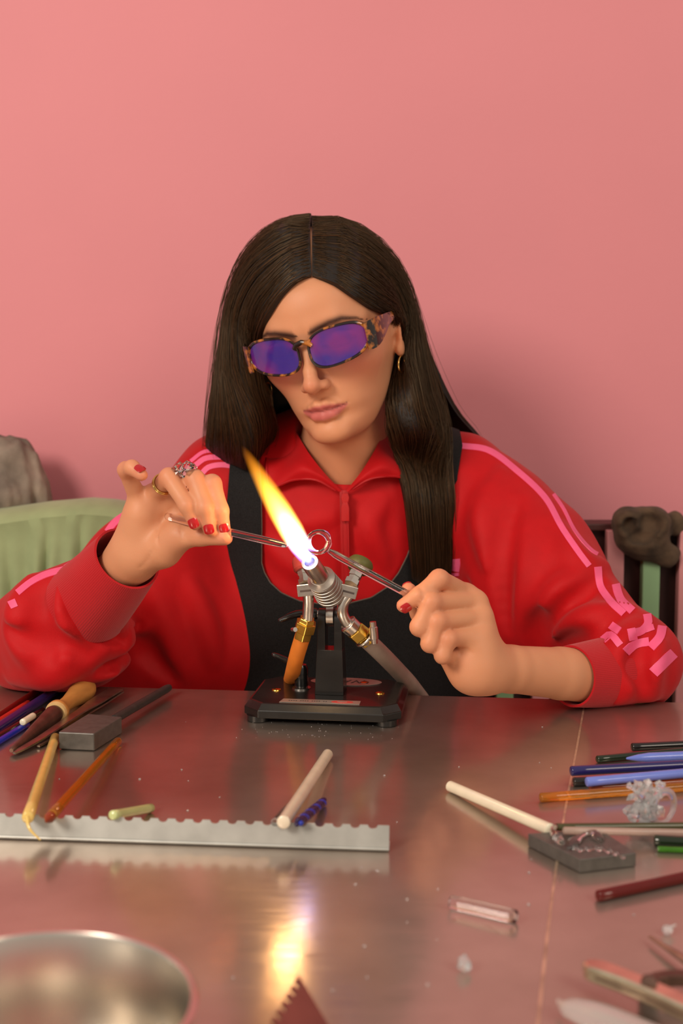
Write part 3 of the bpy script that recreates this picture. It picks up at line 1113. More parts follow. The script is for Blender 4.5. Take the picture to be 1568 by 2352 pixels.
OL = [(535, 1030), (531, 1100), (525, 1200), (518, 1300), (515, 1400), (518, 1500), (521, 1600), (524, 1700)]
IL = [(592, 1030), (602, 1100), (606, 1200), (606, 1290), (612, 1312), (625, 1336), (650, 1360), (690, 1379), (745, 1387)]
IR = [(985, 1030), (972, 1100), (955, 1180), (942, 1240), (930, 1275), (912, 1312), (888, 1345), (850, 1371), (800, 1384), (745, 1387)]
OR = [(1058, 1030), (1044, 1100), (1041, 1200), (1046, 1300), (1062, 1400), (1088, 1500), (1110, 1600), (1120, 1700)]
vs = list(np.linspace(1036, 1290, 34)) + list(np.linspace(1298, 1386.9, 24)) + list(np.linspace(1396, 1680, 30))
pin = None
NC = 16
gridL, gridR = [], []
for v in vs:
    if v < 1387:
        gridL.append([hit(TB, u, v, 0.0058) for u in np.linspace(ip(v, OL), ip(v, IL), NC)])
        gridR.append([hit(TB, u, v, 0.0058) for u in np.linspace(ip(v, IR), ip(v, OR), NC)])
    else:
        gridL.append([hit(TB, u, v, 0.0058) for u in np.linspace(ip(v, OL), 745, NC)])
        gridR.append([hit(TB, u, v, 0.0058) for u in np.linspace(745, ip(v, OR), NC)])


def over(grid):
    """straps carry on over the shoulder"""
    rows = []
    prev = [np.array(q) for q in grid[0]]
    for i in range(26):
        cur = []
        for q in prev:
            loc, nrm, idx, dist = TB.find_nearest(Vector(q))
            tdir = np.cross(np.array(nrm), [-1.0, 0, 0])
            tdir = tdir - np.dot(tdir, np.array(nrm)) * np.array(nrm)
            if tdir[1] < 0 and tdir[2] < 0.2:
                tdir = -tdir
            if nrm[1] < -0.05 and tdir[2] < 0:
                tdir = -tdir
            q2 = np.array(loc) + tdir / np.linalg.norm(tdir) * 0.007
            loc, nrm, idx, dist = TB.find_nearest(Vector(q2))
            cur.append(np.array(loc + nrm * 0.0058))
        rows.append(cur)
        prev = cur
    return rows[::-1] + grid


gridL, gridR = over(gridL), over(gridR)
pm = MB().add(*sheet(np.array(gridL), 0.003)).add(*sheet(np.array(gridR), 0.003))
pinafore = pm.build('pinafore_dress', m_denim, person)
edge = [hit(TB, ip(v, IL), v, 0.0064) for v in vs if v < 1387] + [hit(TB, ip(v, IR), v, 0.0064) for v in vs[::-1] if v < 1387]
MB().add(*tube(edge, 0.0010, 6)).build('neckline_edge', m_thread, pinafore)
MB().add(*tube([hit(TB, ip(v, OL), v, 0.0062) for v in vs], 0.0008, 6)).build('side_edge', m_thread, pinafore)
MB().add(*tube([V((0, 1.49, 0.70)), V((0, 1.485, 0.62)), V((0, 1.48, 0.50)), V((0, 1.47, 0.462))], [0.170, 0.180, 0.19, 0.15], 32, sq=0.72)).build('skirt', m_denim, pinafore)
# ================================================================== PERSON: hair, nails, glasses, jewellery
def H(u, v, off=0.006, dflt=1.35):
    q = trace(head_sdf, u, v, 1.1, 1.6)
    return px(u, v, (dflt if q is None else q[1]) - off)


def T(u, v, off=0.016):
    return px(u, v, hitY(u, v, 1.40) - off)


def P(u, v, Y=None):
    if Y is None:
        return H(u, v)
    if Y == 'T':
        return T(u, v)
    if v < 780 and Y < 1.41:
        q = trace(head_sdf, u, v, 1.1, 1.6)
        if q is not None:
            Y = min(Y, q[1] - 0.007)
    return px(u, v, Y)


LEFT = [
    [(714, 636), (692, 640), (655, 670), (622, 716), (598, 768, 1.318), (594, 826, 1.33), (604, 880, 1.345), (626, 930, 1.352), (636, 982, 1.385), (612, 1035, 1.42), (596, 1080, 1.46)],
    [(713, 600), (672, 600), (628, 638), (592, 700, 1.318), (572, 770, 1.32), (565, 830, 1.322), (568, 890, 1.327), (577, 950, 1.33), (580, 1000, 1.338), (572, 1042, 1.350), (566, 1078, 1.372)],
    [(712, 560), (658, 556), (604, 600, 1.315), (566, 668, 1.325), (545, 750, 1.332), (535, 830, 1.336), (530, 890, 1.342), (528, 950, 1.347), (530, 1000, 1.356), (533, 1034, 1.366), (538, 1066, 1.384)],
    [(712, 528), (650, 524, 1.325), (592, 566, 1.345), (550, 640, 1.352), (527, 730, 1.360), (513, 820, 1.365), (503, 890, 1.372), (496, 950, 1.376), (492, 1000, 1.384), (492, 1030, 1.392), (498, 1056, 1.41)],
    [(715, 500, 1.355), (652, 510, 1.375), (594, 550, 1.39), (549, 622, 1.395), (521, 718, 1.402), (505, 810, 1.408), (494, 890, 1.414), (484, 960, 1.41), (478, 1005, 1.414), (475, 1034, 1.42), (480, 1056, 1.44)],
    [(715, 498, 1.40), (656, 512, 1.43), (605, 560, 1.46), (568, 635, 1.48), (545, 730, 1.485), (530, 820, 1.48), (522, 890, 1.48), (516, 960, 1.485), (512, 1015, 1.495), (512, 1050, 1.515), (512, 1080, 1.54)],
    [(713, 520, 1.47), (705, 560, 1.49), (705, 620, 1.505), (715, 700, 1.51), (725, 780, 1.505), (725, 850, 1.495), (720, 910, 1.49), (715, 970, 1.49), (705, 1015, 1.50), (695, 1050, 1.52), (690, 1080, 1.545)]]
RIGHT = [
    [(718, 636), (760, 648), (805, 678), (850, 708), (890, 726, 1.345), (926, 768, 1.385), (918, 836, 1.385), (897, 905, 1.36), (888, 960, 1.345), (903, 1040, 'T'), (925, 1130, 'T'), (938, 1230, 'T'), (946, 1330, 'T')],
    [(717, 600), (775, 604), (832, 640), (880, 690, 1.335), (912, 736, 1.36), (932, 788, 1.372), (926, 850, 1.358), (910, 910, 1.337), (915, 970, 1.33), (932, 1050, 'T'), (950, 1140, 'T'), (962, 1240, 'T'), (970, 1345, 'T')],
    [(716, 560), (785, 558), (848, 600, 1.335), (897, 664, 1.345), (922, 735, 1.352), (935, 800, 1.350), (940, 860, 1.340), (946, 920, 1.330), (952, 980, 1.327), (966, 1060, 'T'), (980, 1150, 'T'), (988, 1250, 'T'), (994, 1348, 'T')],
    [(716, 528), (790, 522, 1.335), (858, 562, 1.352), (910, 632, 1.358), (938, 715, 1.363), (955, 790, 1.362), (967, 860, 1.357), (979, 920, 1.352), (990, 985, 1.347), (1003, 1070, 'T'), (1012, 1160, 'T'), (1015, 1255, 'T'), (1016, 1342, 'T')],
    [(714, 502, 1.355), (790, 505, 1.38), (864, 550, 1.392), (917, 620, 1.40), (947, 705, 1.402), (966, 780, 1.402), (986, 850, 1.402), (1008, 915, 1.402), (1025, 985, 1.393), (1037, 1070, 'T'), (1042, 1160, 'T'), (1038, 1250, 'T'), (1032, 1332, 'T')]]
BACK = [
    [(714, 500, 1.39), (800, 512, 1.42), (868, 555, 1.44), (922, 630, 1.45), (953, 715, 1.452), (980, 800, 1.455), (1012, 875, 1.462), (1050, 945, 1.478), (1098, 1000, 1.505), (1130, 1040, 1.54)],
    [(714, 508, 1.43), (790, 530, 1.455), (850, 580, 1.475), (900, 650, 1.485), (930, 730, 1.487), (955, 810, 1.485), (985, 890, 1.488), (1018, 960, 1.50), (1055, 1010, 1.525), (1075, 1050, 1.55)],
    [(713, 520, 1.47), (750, 560, 1.49), (790, 620, 1.505), (820, 700, 1.51), (840, 780, 1.505), (855, 850, 1.495), (875, 920, 1.49), (900, 980, 1.50), (930, 1030, 1.52), (950, 1060, 1.545)],
    [(713, 522, 1.475), (713, 560, 1.495), (715, 620, 1.51), (720, 700, 1.515), (725, 780, 1.51), (730, 850, 1.50), (735, 920, 1.50), (740, 980, 1.505), (745, 1030, 1.525), (750, 1060, 1.545)]]
m_hair = bpy.data.materials.new('dark_brown_hair')
m_hair.use_nodes = True
nt = m_hair.node_tree
b = nt.nodes['Principled BSDF']
b.inputs['Roughness'].default_value = 0.36
b.inputs['Specular IOR Level'].default_value = 0.55
b.inputs['Specular Tint'].default_value = (1.0, 0.8, 0.55, 1)
ob = nt.nodes.new('ShaderNodeVertexColor')
ob.layer_name = 'shade'
nt.links.new(ob.outputs['Color'], b.inputs['Base Color'])
m_cap = mat('dark_hair_mass', (0.010, 0.0055, 0.0035), rough=0.5, var=0.4, vscale=200, stretch=(6, 6, 1), bump=0.6, bscale=300)
def Pr(i, q):
    return H(q[0], q[1], 0.0015) if i == 0 and len(q) == 2 else P(*q)


SH = [surf([[Pr(i, q) for i, q in enumerate(colm)] for colm in S], 60, 60) for S in (LEFT, RIGHT, BACK)]   # [across, along]
hv, hf = [], []
hm = MB()
for S, sgn in zip(SH, (-1, 1, 1)):
    du = np.gradient(S, axis=0)
    dv = np.gradient(S, axis=1)
    N = np.cross(dv, du) * sgn
    N /= np.linalg.norm(N, axis=2)[..., None] + 1e-12
    Sin = S - N * 0.0030
    g = np.ascontiguousarray(Sin if sgn < 0 else Sin[::-1])
    hm.add(*sheet(g, -0.006 if False else 0.005))
hair = hm.build('hair', m_cap, person)
hair['label'] = 'long straight dark brown hair parted in the middle'


def strands(S, sgn, count, rad, seed, lift=(-0.0015, 0.0028), ulim=(0, 1), fly=0.03):
    rg = np.random.default_rng(seed)
    A, L = S.shape[:2]
    du = np.gradient(S, axis=0)
    dv = np.gradient(S, axis=1)
    N = np.cross(dv, du) * sgn
    N /= np.linalg.norm(N, axis=2)[..., None] + 1e-12
    M = 18
    vv = np.linspace(0, 1, M)
    n = count
    w_ = vv[None]
    u0 = rg.uniform(*ulim, n)[:, None]
    cl = np.round(u0 * 170) / 170
    u = u0 + (cl - u0) * rg.uniform(0, 0.7, (n, 1)) * np.clip(w_ * 1.4, 0, 1) + 0.007 * np.sin(w_ * rg.uniform(3, 8, (n, 1)) + rg.uniform(0, 6, (n, 1))) * w_
    end = 1 - 0.14 * rg.uniform(0, 1, (n, 1)) ** 1.6
    st = np.where(rg.random((n, 1)) < 0.8, rg.uniform(0, 0.03, (n, 1)), rg.uniform(0.05, 0.3, (n, 1)))
    v = st + (end - st) * w_
    a = np.clip(u, 0, 1) * (A - 1)
    l = np.clip(v, 0, 1) * (L - 1)
    i = np.minimum(a.astype(int), A - 2)
    j = np.minimum(l.astype(int), L - 2)
    fa, fl = (a - i)[..., None], (l - j)[..., None]

    def bil(G):
        return G[i, j] * (1 - fa) * (1 - fl) + G[i + 1, j] * fa * (1 - fl) + G[i, j + 1] * (1 - fa) * fl + G[i + 1, j + 1] * fa * fl
    o = rg.uniform(*lift, (n, 1)) + 0.0006 * np.sin(u0 * 320) + 0 * w_
    fl_ = rg.random((n, 1)) < fly
    o = o + fl_ * (rg.uniform(0.002, 0.008, (n, 1)) * np.sin(np.pi * np.clip(w_ * rg.uniform(0.8, 1.6, (n, 1)), 0, 1)) + rg.uniform(0, 0.006, (n, 1)) * w_ ** 2)
    n0 = bil(N)
    p = bil(S) + n0 * o[..., None]
    t = np.gradient(p, axis=1)
    t /= np.linalg.norm(t, axis=2)[..., None] + 1e-12
    b0 = np.cross(t, n0)
    r = (rad * rg.uniform(0.7, 1.3, (n, 1)) * np.clip((1 - w_) * 6 + 0.25, 0.25, 1))[..., None]
    q = np.stack([p + n0 * r, p - 0.5 * n0 * r + 0.87 * b0 * r, p - 0.5 * n0 * r - 0.87 * b0 * r], 2).reshape(-1, 3)
    k = (np.arange(n)[:, None] * M + np.arange(M - 1)[None]).reshape(-1, 1) * 3
    f = np.vstack([np.concatenate([k + x, k + (x + 1) % 3, k + 3 + (x + 1) % 3, k + 3 + x], 1) for x in range(3)])
    c = np.array([0.036, 0.0165, 0.0075])[None] * rg.uniform(0.45, 1.6, (n, 1))
    c = c * np.where(rg.random((n, 1)) < 0.12, np.array([[1.8, 1.4, 1.1]]), 1.0)
    c = np.repeat(np.c_[c, np.ones(n)], M * 3, axis=0)
    return q, f, c


for S, sgn, cnt, sd, lim in ((SH[0], -1, 5400, 1, (0, 0.95)), (SH[1], 1, 5000, 2, (0, 1)), (SH[2], 1, 1600, 3, (0, 0.66))):
    v, f, c = strands(S, sgn, cnt, 0.00024, sd, ulim=lim)
    o = mesh_obj('hair_strands', v, f, m_hair, None)
    at = o.data.color_attributes.new('shade', 'FLOAT_COLOR', 'POINT')
    at.data.foreach_set('color', c.astype(np.float32).ravel())
    adopt(o, hair)
    o['kind'] = 'stuff'

# ---- finger nails
m_nail = mat('red_nail_varnish', s2l(178, 10, 20), rough=0.18, coat=0.8, var=0.05)


def nail(a, b, r, dorsal, w=0.0044, ln=0.0088, back=0.0012):
    d = (b - a) / np.linalg.norm(b - a)
    n = V(dorsal)
    n = n - d * np.dot(n, d)
    n /= np.linalg.norm(n)
    s = np.cross(d, n)
    tip = b + d * (r * 0.62 - back)
    rows = []
    for i in range(9):
        t = i / 8
        wx = w * (1 - 0.35 * (2 * t - 1) ** 4) * (0.85 if i in (0, 8) else 1)
        row = []
        for x in np.linspace(-1, 1, 9):
            an = x * wx / r
            ctr = tip - d * ln * (1 - t)
            rise = 0.0005 + 0.0006 * math.sin(math.pi * min(1, t * 0.8 + 0.1))
            dip = r * 0.30 * max(0, t - 0.55) ** 1.5
            row.append(ctr + s * math.sin(an) * r * 0.98 + n * (math.cos(an) * r + rise - dip))
        rows.append(row)
    return MB().add(*sheet(np.array(rows)[:, ::-1], 0.0011)).build('fingernail', m_nail, person)


for k, dn in (('index', (0.15, -1, 0.25)), ('middle', (0.0, -1, 0.2)), ('ring', (-0.1, -1, 0.15)), ('pinky', (0.35, -0.75, 0.7))):
    pts, rad = RH[k]
    nail(pts[2], pts[3], rad[3] / 1000, dn)
nail(LH['index'][0][2], LH['index'][0][3], LH['index'][1][3] / 1000, (-0.25, -0.9, -0.5))
nail(LH['thumb'][0][2], LH['thumb'][0][3], LH['thumb'][1][3] / 1000, (-0.3, 0.6, 0.8))

# ---- tinted glasses
m_tort = bpy.data.materials.new('tortoiseshell')
m_tort.use_nodes = True
nt = m_tort.node_tree
b = nt.nodes['Principled BSDF']
b.inputs['Roughness'].default_value = 0.14
b.inputs['Coat Weight'].default_value = 0.6
tc = nt.nodes.new('ShaderNodeTexCoord')
c = noise_mix(nt, tc.outputs['Object'], 95, 3, 0.50, 0.64, (0.012, 0.004, 0.002, 1), (0.50, 0.17, 0.028, 1))
nt.links.new(c, b.inputs['Base Color'])
m_lens = mat('violet_lens', (0.24, 0.055, 0.56), rough=0.05, trans=0.62, ior=1.3, coat=1.0, spec=0.8)
lt_ = m_lens.node_tree
tl_ = lt_.nodes.new('ShaderNodeTexCoord')
lt_.links.new(noise_mix(lt_, tl_.outputs['Object'], 30, 2, 0.4, 0.62, (0.11, 0.05, 0.60, 1), (0.40, 0.05, 0.50, 1)), lt_.nodes['Principled BSDF'].inputs['Base Color'])
GZ = lambda x: 101.5 - 0.0040 * x * x
GX, GY = 36.0, -7.0


def lens_pt(a, s, grow=0.0):
    ca, sa = math.cos(a), math.sin(a)
    n = 2.7
    x = math.copysign(abs(ca) ** (2 / n), ca) * (29.0 + grow)
    y = math.copysign(abs(sa) ** (2 / n), sa) * (17.6 + grow - 1.6 * (x / 28.5))
    y += 0.10 * x - (1.5 if sa < 0 else 0) * (1 - (x / 30) ** 2) * 0.6
    return s * (GX + x), GY + y


glasses = empty('tinted_glasses', head_w((0, 0, 100)))
tag(glasses, 'tortoiseshell glasses with violet lenses worn low on the face', 'glasses')
fr = MB()
for s in (-1, 1):
    n = 64
    sec = [(0.0, 1.4), (0.5, 2.2), (2.0, 2.2), (2.6, 1.3), (2.6, -1.3), (2.0, -2.2), (0.4, -2.4), (-0.4, 0.0)]
    v, f = [], []
    for i in range(n):
        a = 2 * math.pi * i / n
        for gr, dz in sec:
            x, y = lens_pt(a, s, gr * (1 + 0.25 * max(0, math.cos(a))))
            v.append(head_w((x, y, GZ(x) + dz)))
    m = len(sec)
    for i in range(n):
        for k in range(m):
            f.append((i * m + k, ((i + 1) % n) * m + k, ((i + 1) % n) * m + (k + 1) % m, i * m + (k + 1) % m))
    fr.add(v, f)
fr.add(*tube([head_w(q) for q in [(-9, -3, 101), (-6, 1.0, 102.5), (0, 2.6, 103), (6, 1.0, 102.5), (9, -3, 101)]], [0.0032, 0.003, 0.0029, 0.003, 0.0032], 12))
fr.build('frame', m_tort, glasses)
for s in (-1, 1):
    rows = []
    for rr_ in np.linspace(0, 1, 12):
        row = []
        for i in range(49):
            x, y = lens_pt(2 * math.pi * i / 48, s, 0.6)
            x = s * GX + (x - s * GX) * rr_
            y = GY + (y - GY) * rr_
            row.append(head_w((x, y, GZ(x) + 0.6)))
        rows.append(row)
    g = np.array(rows)
    nrm_ = head_w((0, 0, 1)) - head_w((0, 0, 0))
    nrm_ = nrm_ / np.linalg.norm(nrm_) * 0.0018
    ctr = g[0, 0]
    rg_ = g[1:, :-1]
    R_, n_ = rg_.shape[:2]
    fv = np.vstack([[ctr], rg_.reshape(-1, 3)])
    v = np.vstack([fv, fv - nrm_])
    o_ = len(fv)
    f = []
    for i in range(n_):
        j = (i + 1) % n_
        f += [(0, 1 + i, 1 + j), (o_, o_ + 1 + j, o_ + 1 + i)]
        for r_ in range(R_ - 1):
            a_, b2, c2, d2 = 1 + r_ * n_ + i, 1 + (r_ + 1) * n_ + i, 1 + (r_ + 1) * n_ + j, 1 + r_ * n_ + j
            f += [(a_, b2, c2, d2), (o_ + a_, o_ + d2, o_ + c2, o_ + b2)]
        e1, e2 = 1 + (R_ - 1) * n_ + i, 1 + (R_ - 1) * n_ + j
        f.append((e1, o_ + e1, o_ + e2, e2))
    if s < 0:
        f = [q[::-1] for q in f]
    MB().add(v, f).build('lens', m_lens, glasses)
    zs = [88, 84, 74, 60, 40, 15, -5, -14, -22]
    x_ = [64, 69, 73, 75.5, 77, 78.5, 78.5, 77.5, 76]
    yt = [8, 9, 10, 9.5, 8.5, 7, 5, 0, -10]
    yb = [-20, -20, -17, -11, -3, 0, -1, -7, -18]
    g = [[head_w((s * (xx + 0.8 * math.sin(math.pi * t)), a + (b_ - a) * t, z)) for t in np.linspace(0, 1, 7)] for z, xx, a, b_ in zip(zs, x_, yt, yb)]
    g = np.stack([catmull(np.array(g)[:, j], 30) for j in range(7)], 1)
    MB().add(*sheet(g if s < 0 else g[:, ::-1], 0.0022)).build('temple_arm', m_tort, glasses)

# ---- jewellery
m_gold = mat('gold', (0.83, 0.55, 0.18), rough=0.16, metal=1.0, var=0.08, vscale=300)
m_clear = mat('clear_glass', (0.98, 0.97, 0.97), rough=0.03, trans=1.0, ior=1.47, var=0.02, spec=0.6)


def ring_pts(c, u, w, r, n=40):
    return [c + r * (math.cos(2 * math.pi * i / n) * u + math.sin(2 * math.pi * i / n) * w) for i in range(n)]


for lobe, lb in ((head_w((74.5, -45, 4)) - V((0, 0, 0.0075)), 'small gold hoop earring below the bare ear'), (px(615, 897, 1.37), 'small gold hoop earring peeking past the cheek beside dark hair')):
    o = MB().add(*tube(ring_pts(lobe, V((0.45, 0.89, 0)), V((0, 0.05, 1.0)), 0.0088), 0.0009, 10, closed=True)).build('hoop_earring', m_gold)
    tag(o, lb, 'earring', 'hoop earrings')


def finger_ring(a, b, t, r, name, label):
    d = (b - a) / np.linalg.norm(b - a)
    u = np.cross(d, [0, 0, 1.0])
    u /= np.linalg.norm(u)
    w = np.cross(d, u)
    c = a + (b - a) * t
    return c, d, u, w


a, b_ = RH['ring'][0][0], RH['ring'][0][1]
c, d, u, w = finger_ring(a, b_, 0.60, 0, '', '')
gr = empty('gold_ring', c)
tag(gr, 'thin gold ring on the finger next to the raised little finger', 'ring')
MB().add(*tube(ring_pts(c, u, w, 0.0096), 0.0010, 10, closed=True)).build('band', m_gold, gr)
MB().add(*tube(ring_pts(c + d * 0.0022, u, w, 0.0095), 0.0007, 10, closed=True)).build('band', m_gold, gr)
c, d, u, w = finger_ring(RH['middle'][0][0], RH['middle'][0][1], 0.62, 0, '', '')
cr = empty('crystal_ring', c)
tag(cr, 'chunky clear glass ring on the middle finger knuckle', 'ring')
MB().add(*tube(ring_pts(c, u, w, 0.0102), 0.0016, 10, closed=True)).build('band', m_clear, cr)


def lump(c, r, seed, sub=2, amp=0.28, sq=(1, 1, 1)):
    bm = bmesh.new()
    bmesh.ops.create_icosphere(bm, subdivisions=sub, radius=1.0)
    v = np.array([q.co[:] for q in bm.verts])
    f = [tuple(x.index for x in fc.verts) for fc in bm.faces]
    bm.free()
    v = v * (1 + amp * vnoise(v, 2.3, seed))[:, None] * np.array(sq) * r
    return v + V(c), f


top_c = px(422, 1074, 1.083)
cm = MB()
for i, (dx, dz, r) in enumerate([(-0.008, -0.002, .0040), (-0.003, 0.001, .0048), (0.003, 0.0015, .0052), (0.009, -0.001, .0044), (0.000, -0.004, .0045), (0.006, -0.004, .004), (-0.006, -0.005, .0036)]):
    cm.add(*lump(top_c + V((dx, -0.002 * (i % 3), dz)), r, i, 1, 0.35))
cm.build('crystal_cluster', m_clear, cr, smooth=False)
# ================================================================== TORCH
m_blk = mat('black_enamel', (0.012, 0.011, 0.010), rough=0.28, var=0.3, vscale=40, coat=0.3, bump=0.05, bscale=300)
m_plast = mat('black_plastic_lever', (0.010, 0.010, 0.010), rough=0.22, coat=0.4, var=0.2)
m_steel = mat('satin_steel', (0.62, 0.58, 0.53), rough=0.27, metal=1.0, var=0.12, vscale=120)
m_ribst = mat('matte_nozzle_steel', (0.50, 0.45, 0.40), rough=0.42, metal=0.9, var=0.15, vscale=100)
m_brass = mat('brass', (0.72, 0.46, 0.09), rough=0.25, metal=1.0, var=0.15, vscale=90)
m_hose_o = mat('orange_rubber_hose', (0.78, 0.22, 0.025), rough=0.55, var=0.08, vscale=60)
m_hose_g = mat('grey_translucent_hose', (0.42, 0.34, 0.28), rough=0.35, var=0.1, vscale=60)
m_knob_g = mat('olive_knob', (0.10, 0.10, 0.022), rough=0.5, var=0.15)
m_knob_r = mat('red_knob', (0.35, 0.04, 0.03), rough=0.4, var=0.15)
m_alu = mat('brushed_label', (0.55, 0.46, 0.40), rough=0.4, metal=0.7, var=0.1)
m_ink = mat('dark_print', (0.08, 0.06, 0.055), rough=0.6, var=0.1)
m_redp = mat('red_print', (0.55, 0.06, 0.05), rough=0.5, var=0.1)
edl = math.atan2(ed[1], ed[0]) - 0.02
ax_, ay_ = V((math.cos(edl), math.sin(edl), 0)), V((-math.sin(edl), math.cos(edl), 0))
fcn = tp(727, 1668)                            # front middle, on the table
bcn = tp(745, 1556, 0.019)
BD = float(np.dot(bcn - fcn, ay_)) + 0.006
BW = 0.150
bc = fcn + ay_ * BD / 2 + ax_ * 0.003
torch = empty('bench_torch', tuple(bc))
tag(torch, 'black bench torch on a square stand with brass fittings and lit flame', 'torch')


def bp_(x, y, z):
    return bc + ax_ * x + ay_ * y + V((0, 0, z))


def octo(w, d, c, z):
    return [bp_(x, y, z) for x, y in [(-w + c, -d), (w - c, -d), (w, -d + c), (w, d - c), (w - c, d), (-w + c, d), (-w, d - c), (-w, -d + c)]]


lv_ = [octo(BW / 2, BD / 2, 0.016, 0.0055), octo(BW / 2, BD / 2, 0.016, 0.0125), octo(BW / 2 - 0.004, BD / 2 - 0.005, 0.015, 0.0185), octo(BW / 2 - 0.006, BD / 2 - 0.007, 0.014, 0.019)]
v = [q for L in lv_ for q in L]
f = [tuple(range(8))[::-1], tuple(range(24, 32))]
for i in range(3):
    for k in range(8):
        f.append((i * 8 + k, i * 8 + (k + 1) % 8, (i + 1) * 8 + (k + 1) % 8, (i + 1) * 8 + k))
MB().add(v, f).build('base_plate', m_blk, torch, smooth=False, bevel=0.0007)
for sx in (-1, 1):
    for sy in (-1, 1):
        p0 = bp_(sx * (BW / 2 - 0.014), sy * (BD / 2 - 0.014), 0.0)
        MB().add(*lathe([(0, .010), (0.1, .0112), (1, .0112)], p0, p0 + V((0, 0, .0060)), 20)).build('foot', m_plast, torch)
for sx, sy in ((-1, -0.1), (1, -0.1), (0.62, 0.9)):
    p0 = bp_(sx * (BW / 2 - 0.024), sy * (BD / 2 - 0.02), 0.0188)
    MB().add(*lathe([(0, .0048), (0.6, .0044), (1, .0025)], p0, p0 + V((0, 0, .0018)), 16)).build('screw', m_brass, torch)
Zt = 0.0192
yl_ = -(BD / 2 - 0.0095)
lab = [bp_(x, y, Zt) for x, y in [(-0.040, yl_), (0.036, yl_), (0.036, yl_ + 0.012), (-0.038, yl_ + 0.012)]]
lb = MB().add(*prism(lab, (0, 0, 0.0005))).build('maker_label', m_alu, torch, smooth=False)
MB().add(*prism([bp_(0.019 + 0.0105 * math.cos(t), yl_ + 0.006 + 0.0042 * math.sin(t), Zt + 0.0005) for t in np.linspace(0, 2 * math.pi, 24, endpoint=False)], (0, 0, 0.0002))).build('red_emblem', m_redp, lb, smooth=False)
MB().add(*prism([bp_(0.019 + 0.0050 * math.cos(t), yl_ + 0.006 + 0.0016 * math.sin(t), Zt + 0.0007) for t in np.linspace(0, 2 * math.pi, 16, endpoint=False)], (0, 0, 0.0002))).build('emblem_core', m_alu, lb, smooth=False)
tx = MB()
for i in range(17):
    if i % 5 == 4:
        continue
    x0 = -0.032 + i * 0.0022
    tx.add(*prism([bp_(x0, yl_ + 0.0067, Zt + 0.0005), bp_(x0 + 0.0013, yl_ + 0.0067, Zt + 0.0005), bp_(x0 + 0.0013, yl_ + 0.0047, Zt + 0.0005), bp_(x0, yl_ + 0.0047, Zt + 0.0005)][::-1], (0, 0, 0.00015)))
tx.build('label_print', m_ink, lb, smooth=False)
oc = bp_(0.013, 0.036, Zt)
ov = MB().add(*prism([oc + ax_ * 0.036 * math.cos(t) + ay_ * 0.0155 * math.sin(t) for t in np.linspace(0, 2 * math.pi, 40, endpoint=False)], (0, 0, 0.0006))).build('oval_badge', m_alu, torch, smooth=False)
cu = bpy.data.curves.new('badge_lettering', 'FONT')
cu.body = 'WALE'
cu.size = 0.017
cu.align_x = 'CENTER'
cu.align_y = 'CENTER'
cu.extrude = 0.0001
to = bpy.data.objects.new('badge_lettering', cu)
col.objects.link(to)
dg = bpy.context.evaluated_depsgraph_get()
me = bpy.data.meshes.new_from_object(to.evaluated_get(dg))
bpy.data.objects.remove(to)
lt = bpy.data.objects.new('badge_lettering', me)
col.objects.link(lt)
me.materials.clear()
me.materials.append(m_ink)
for vv_ in me.vertices:
    w_ = oc - ax_ * vv_.co.x - ay_ * vv_.co.y + V((0, 0, 0.0008 + vv_.co.z))
    vv_.co = w_
adopt(lt, ov)

# post: tapered fork
PY = bp_(0.003, -0.004, 0.019)
py_ = PY[1]


def zpx(v, Y):
    return px(743, v, Y)[2]


zb, zs_, zt = PY[2], zpx(1488, py_), zpx(1398, py_)
pm_ = MB()
w0, w1, w2 = 0.0140, 0.0125, 0.0118
d0, d1 = 0.013, 0.0105


def quadring(cx, w, d, z):
    return [V((PY[0], PY[1], z)) + ax_ * (cx + sx * w) + ay_ * sy * d for sx, sy in ((-1, -1), (1, -1), (1, 1), (-1, 1))]


def loft(rings):
    v = [q for r in rings for q in r]
    n = len(rings[0])
    f = [tuple(range(n))[::-1], tuple((len(rings) - 1) * n + k for k in range(n))]
    for i in range(len(rings) - 1):
        for k in range(n):
            f.append((i * n + k, i * n + (k + 1) % n, (i + 1) * n + (k + 1) % n, (i + 1) * n + k))
    return v, f


pm_.add(*loft([quadring(0, w0, d0, zb), quadring(0, w1, d1, zs_)]))
for s in (-1, 1):
    rr = [quadring(s * 0.0083, 0.0040, d1, zs_ - 0.0005)]
    for a in np.linspace(0, 1, 7):
        z = zs_ + (zt - zs_) * (0.72 + 0.28 * math.sin(a * math.pi / 2)) if a else zs_ + (zt - zs_) * 0.72
        rr.append(quadring(s * 0.0080, 0.0038, max(0.0018, d1 * math.cos(a * math.pi / 2 * 0.93)), z))
    pm_.add(*loft(rr))
pm_.build('post', m_blk, torch, bevel=0.0006, auto=30)
pv = V((PY[0], PY[1], zpx(1411, py_)))
MB().add(*lathe([(0, .0118), (1, .0118)], pv - ax_ * 0.0034, pv + ax_ * 0.0034, 36)).build('tilt_disc', m_steel, torch, auto=30)
MB().add(*lathe([(0, .0048), (1, .0048)], pv + ax_ * 0.011, pv + ax_ * 0.0165, 6)).build('pivot_bolt', m_steel, torch, smooth=False, bevel=0.0005)


def lever(hub, axis, tipp, name, hr=0.0058, hl=0.014):
    axis = V(axis) / np.linalg.norm(axis)
    h0, h1 = hub, hub + axis * hl
    m = MB().add(*lathe([(0, hr * 0.8), (0.12, hr), (0.85, hr), (1, hr * 0.75)], h0, h1, 20))
    e = h0 + axis * hl * 0.72
    path = catmull([e, e * 0.6 + tipp * 0.4 + V((0, 0, 0.002)), tipp], 12)
    m.add(*tube(path, np.interp(np.linspace(0, 1, 12), [0, .3, .9, 1], [.0055, .0050, .0036, .0028]), 12, sq=0.75, rnd=True))
    return m.build(name, m_plast, torch)


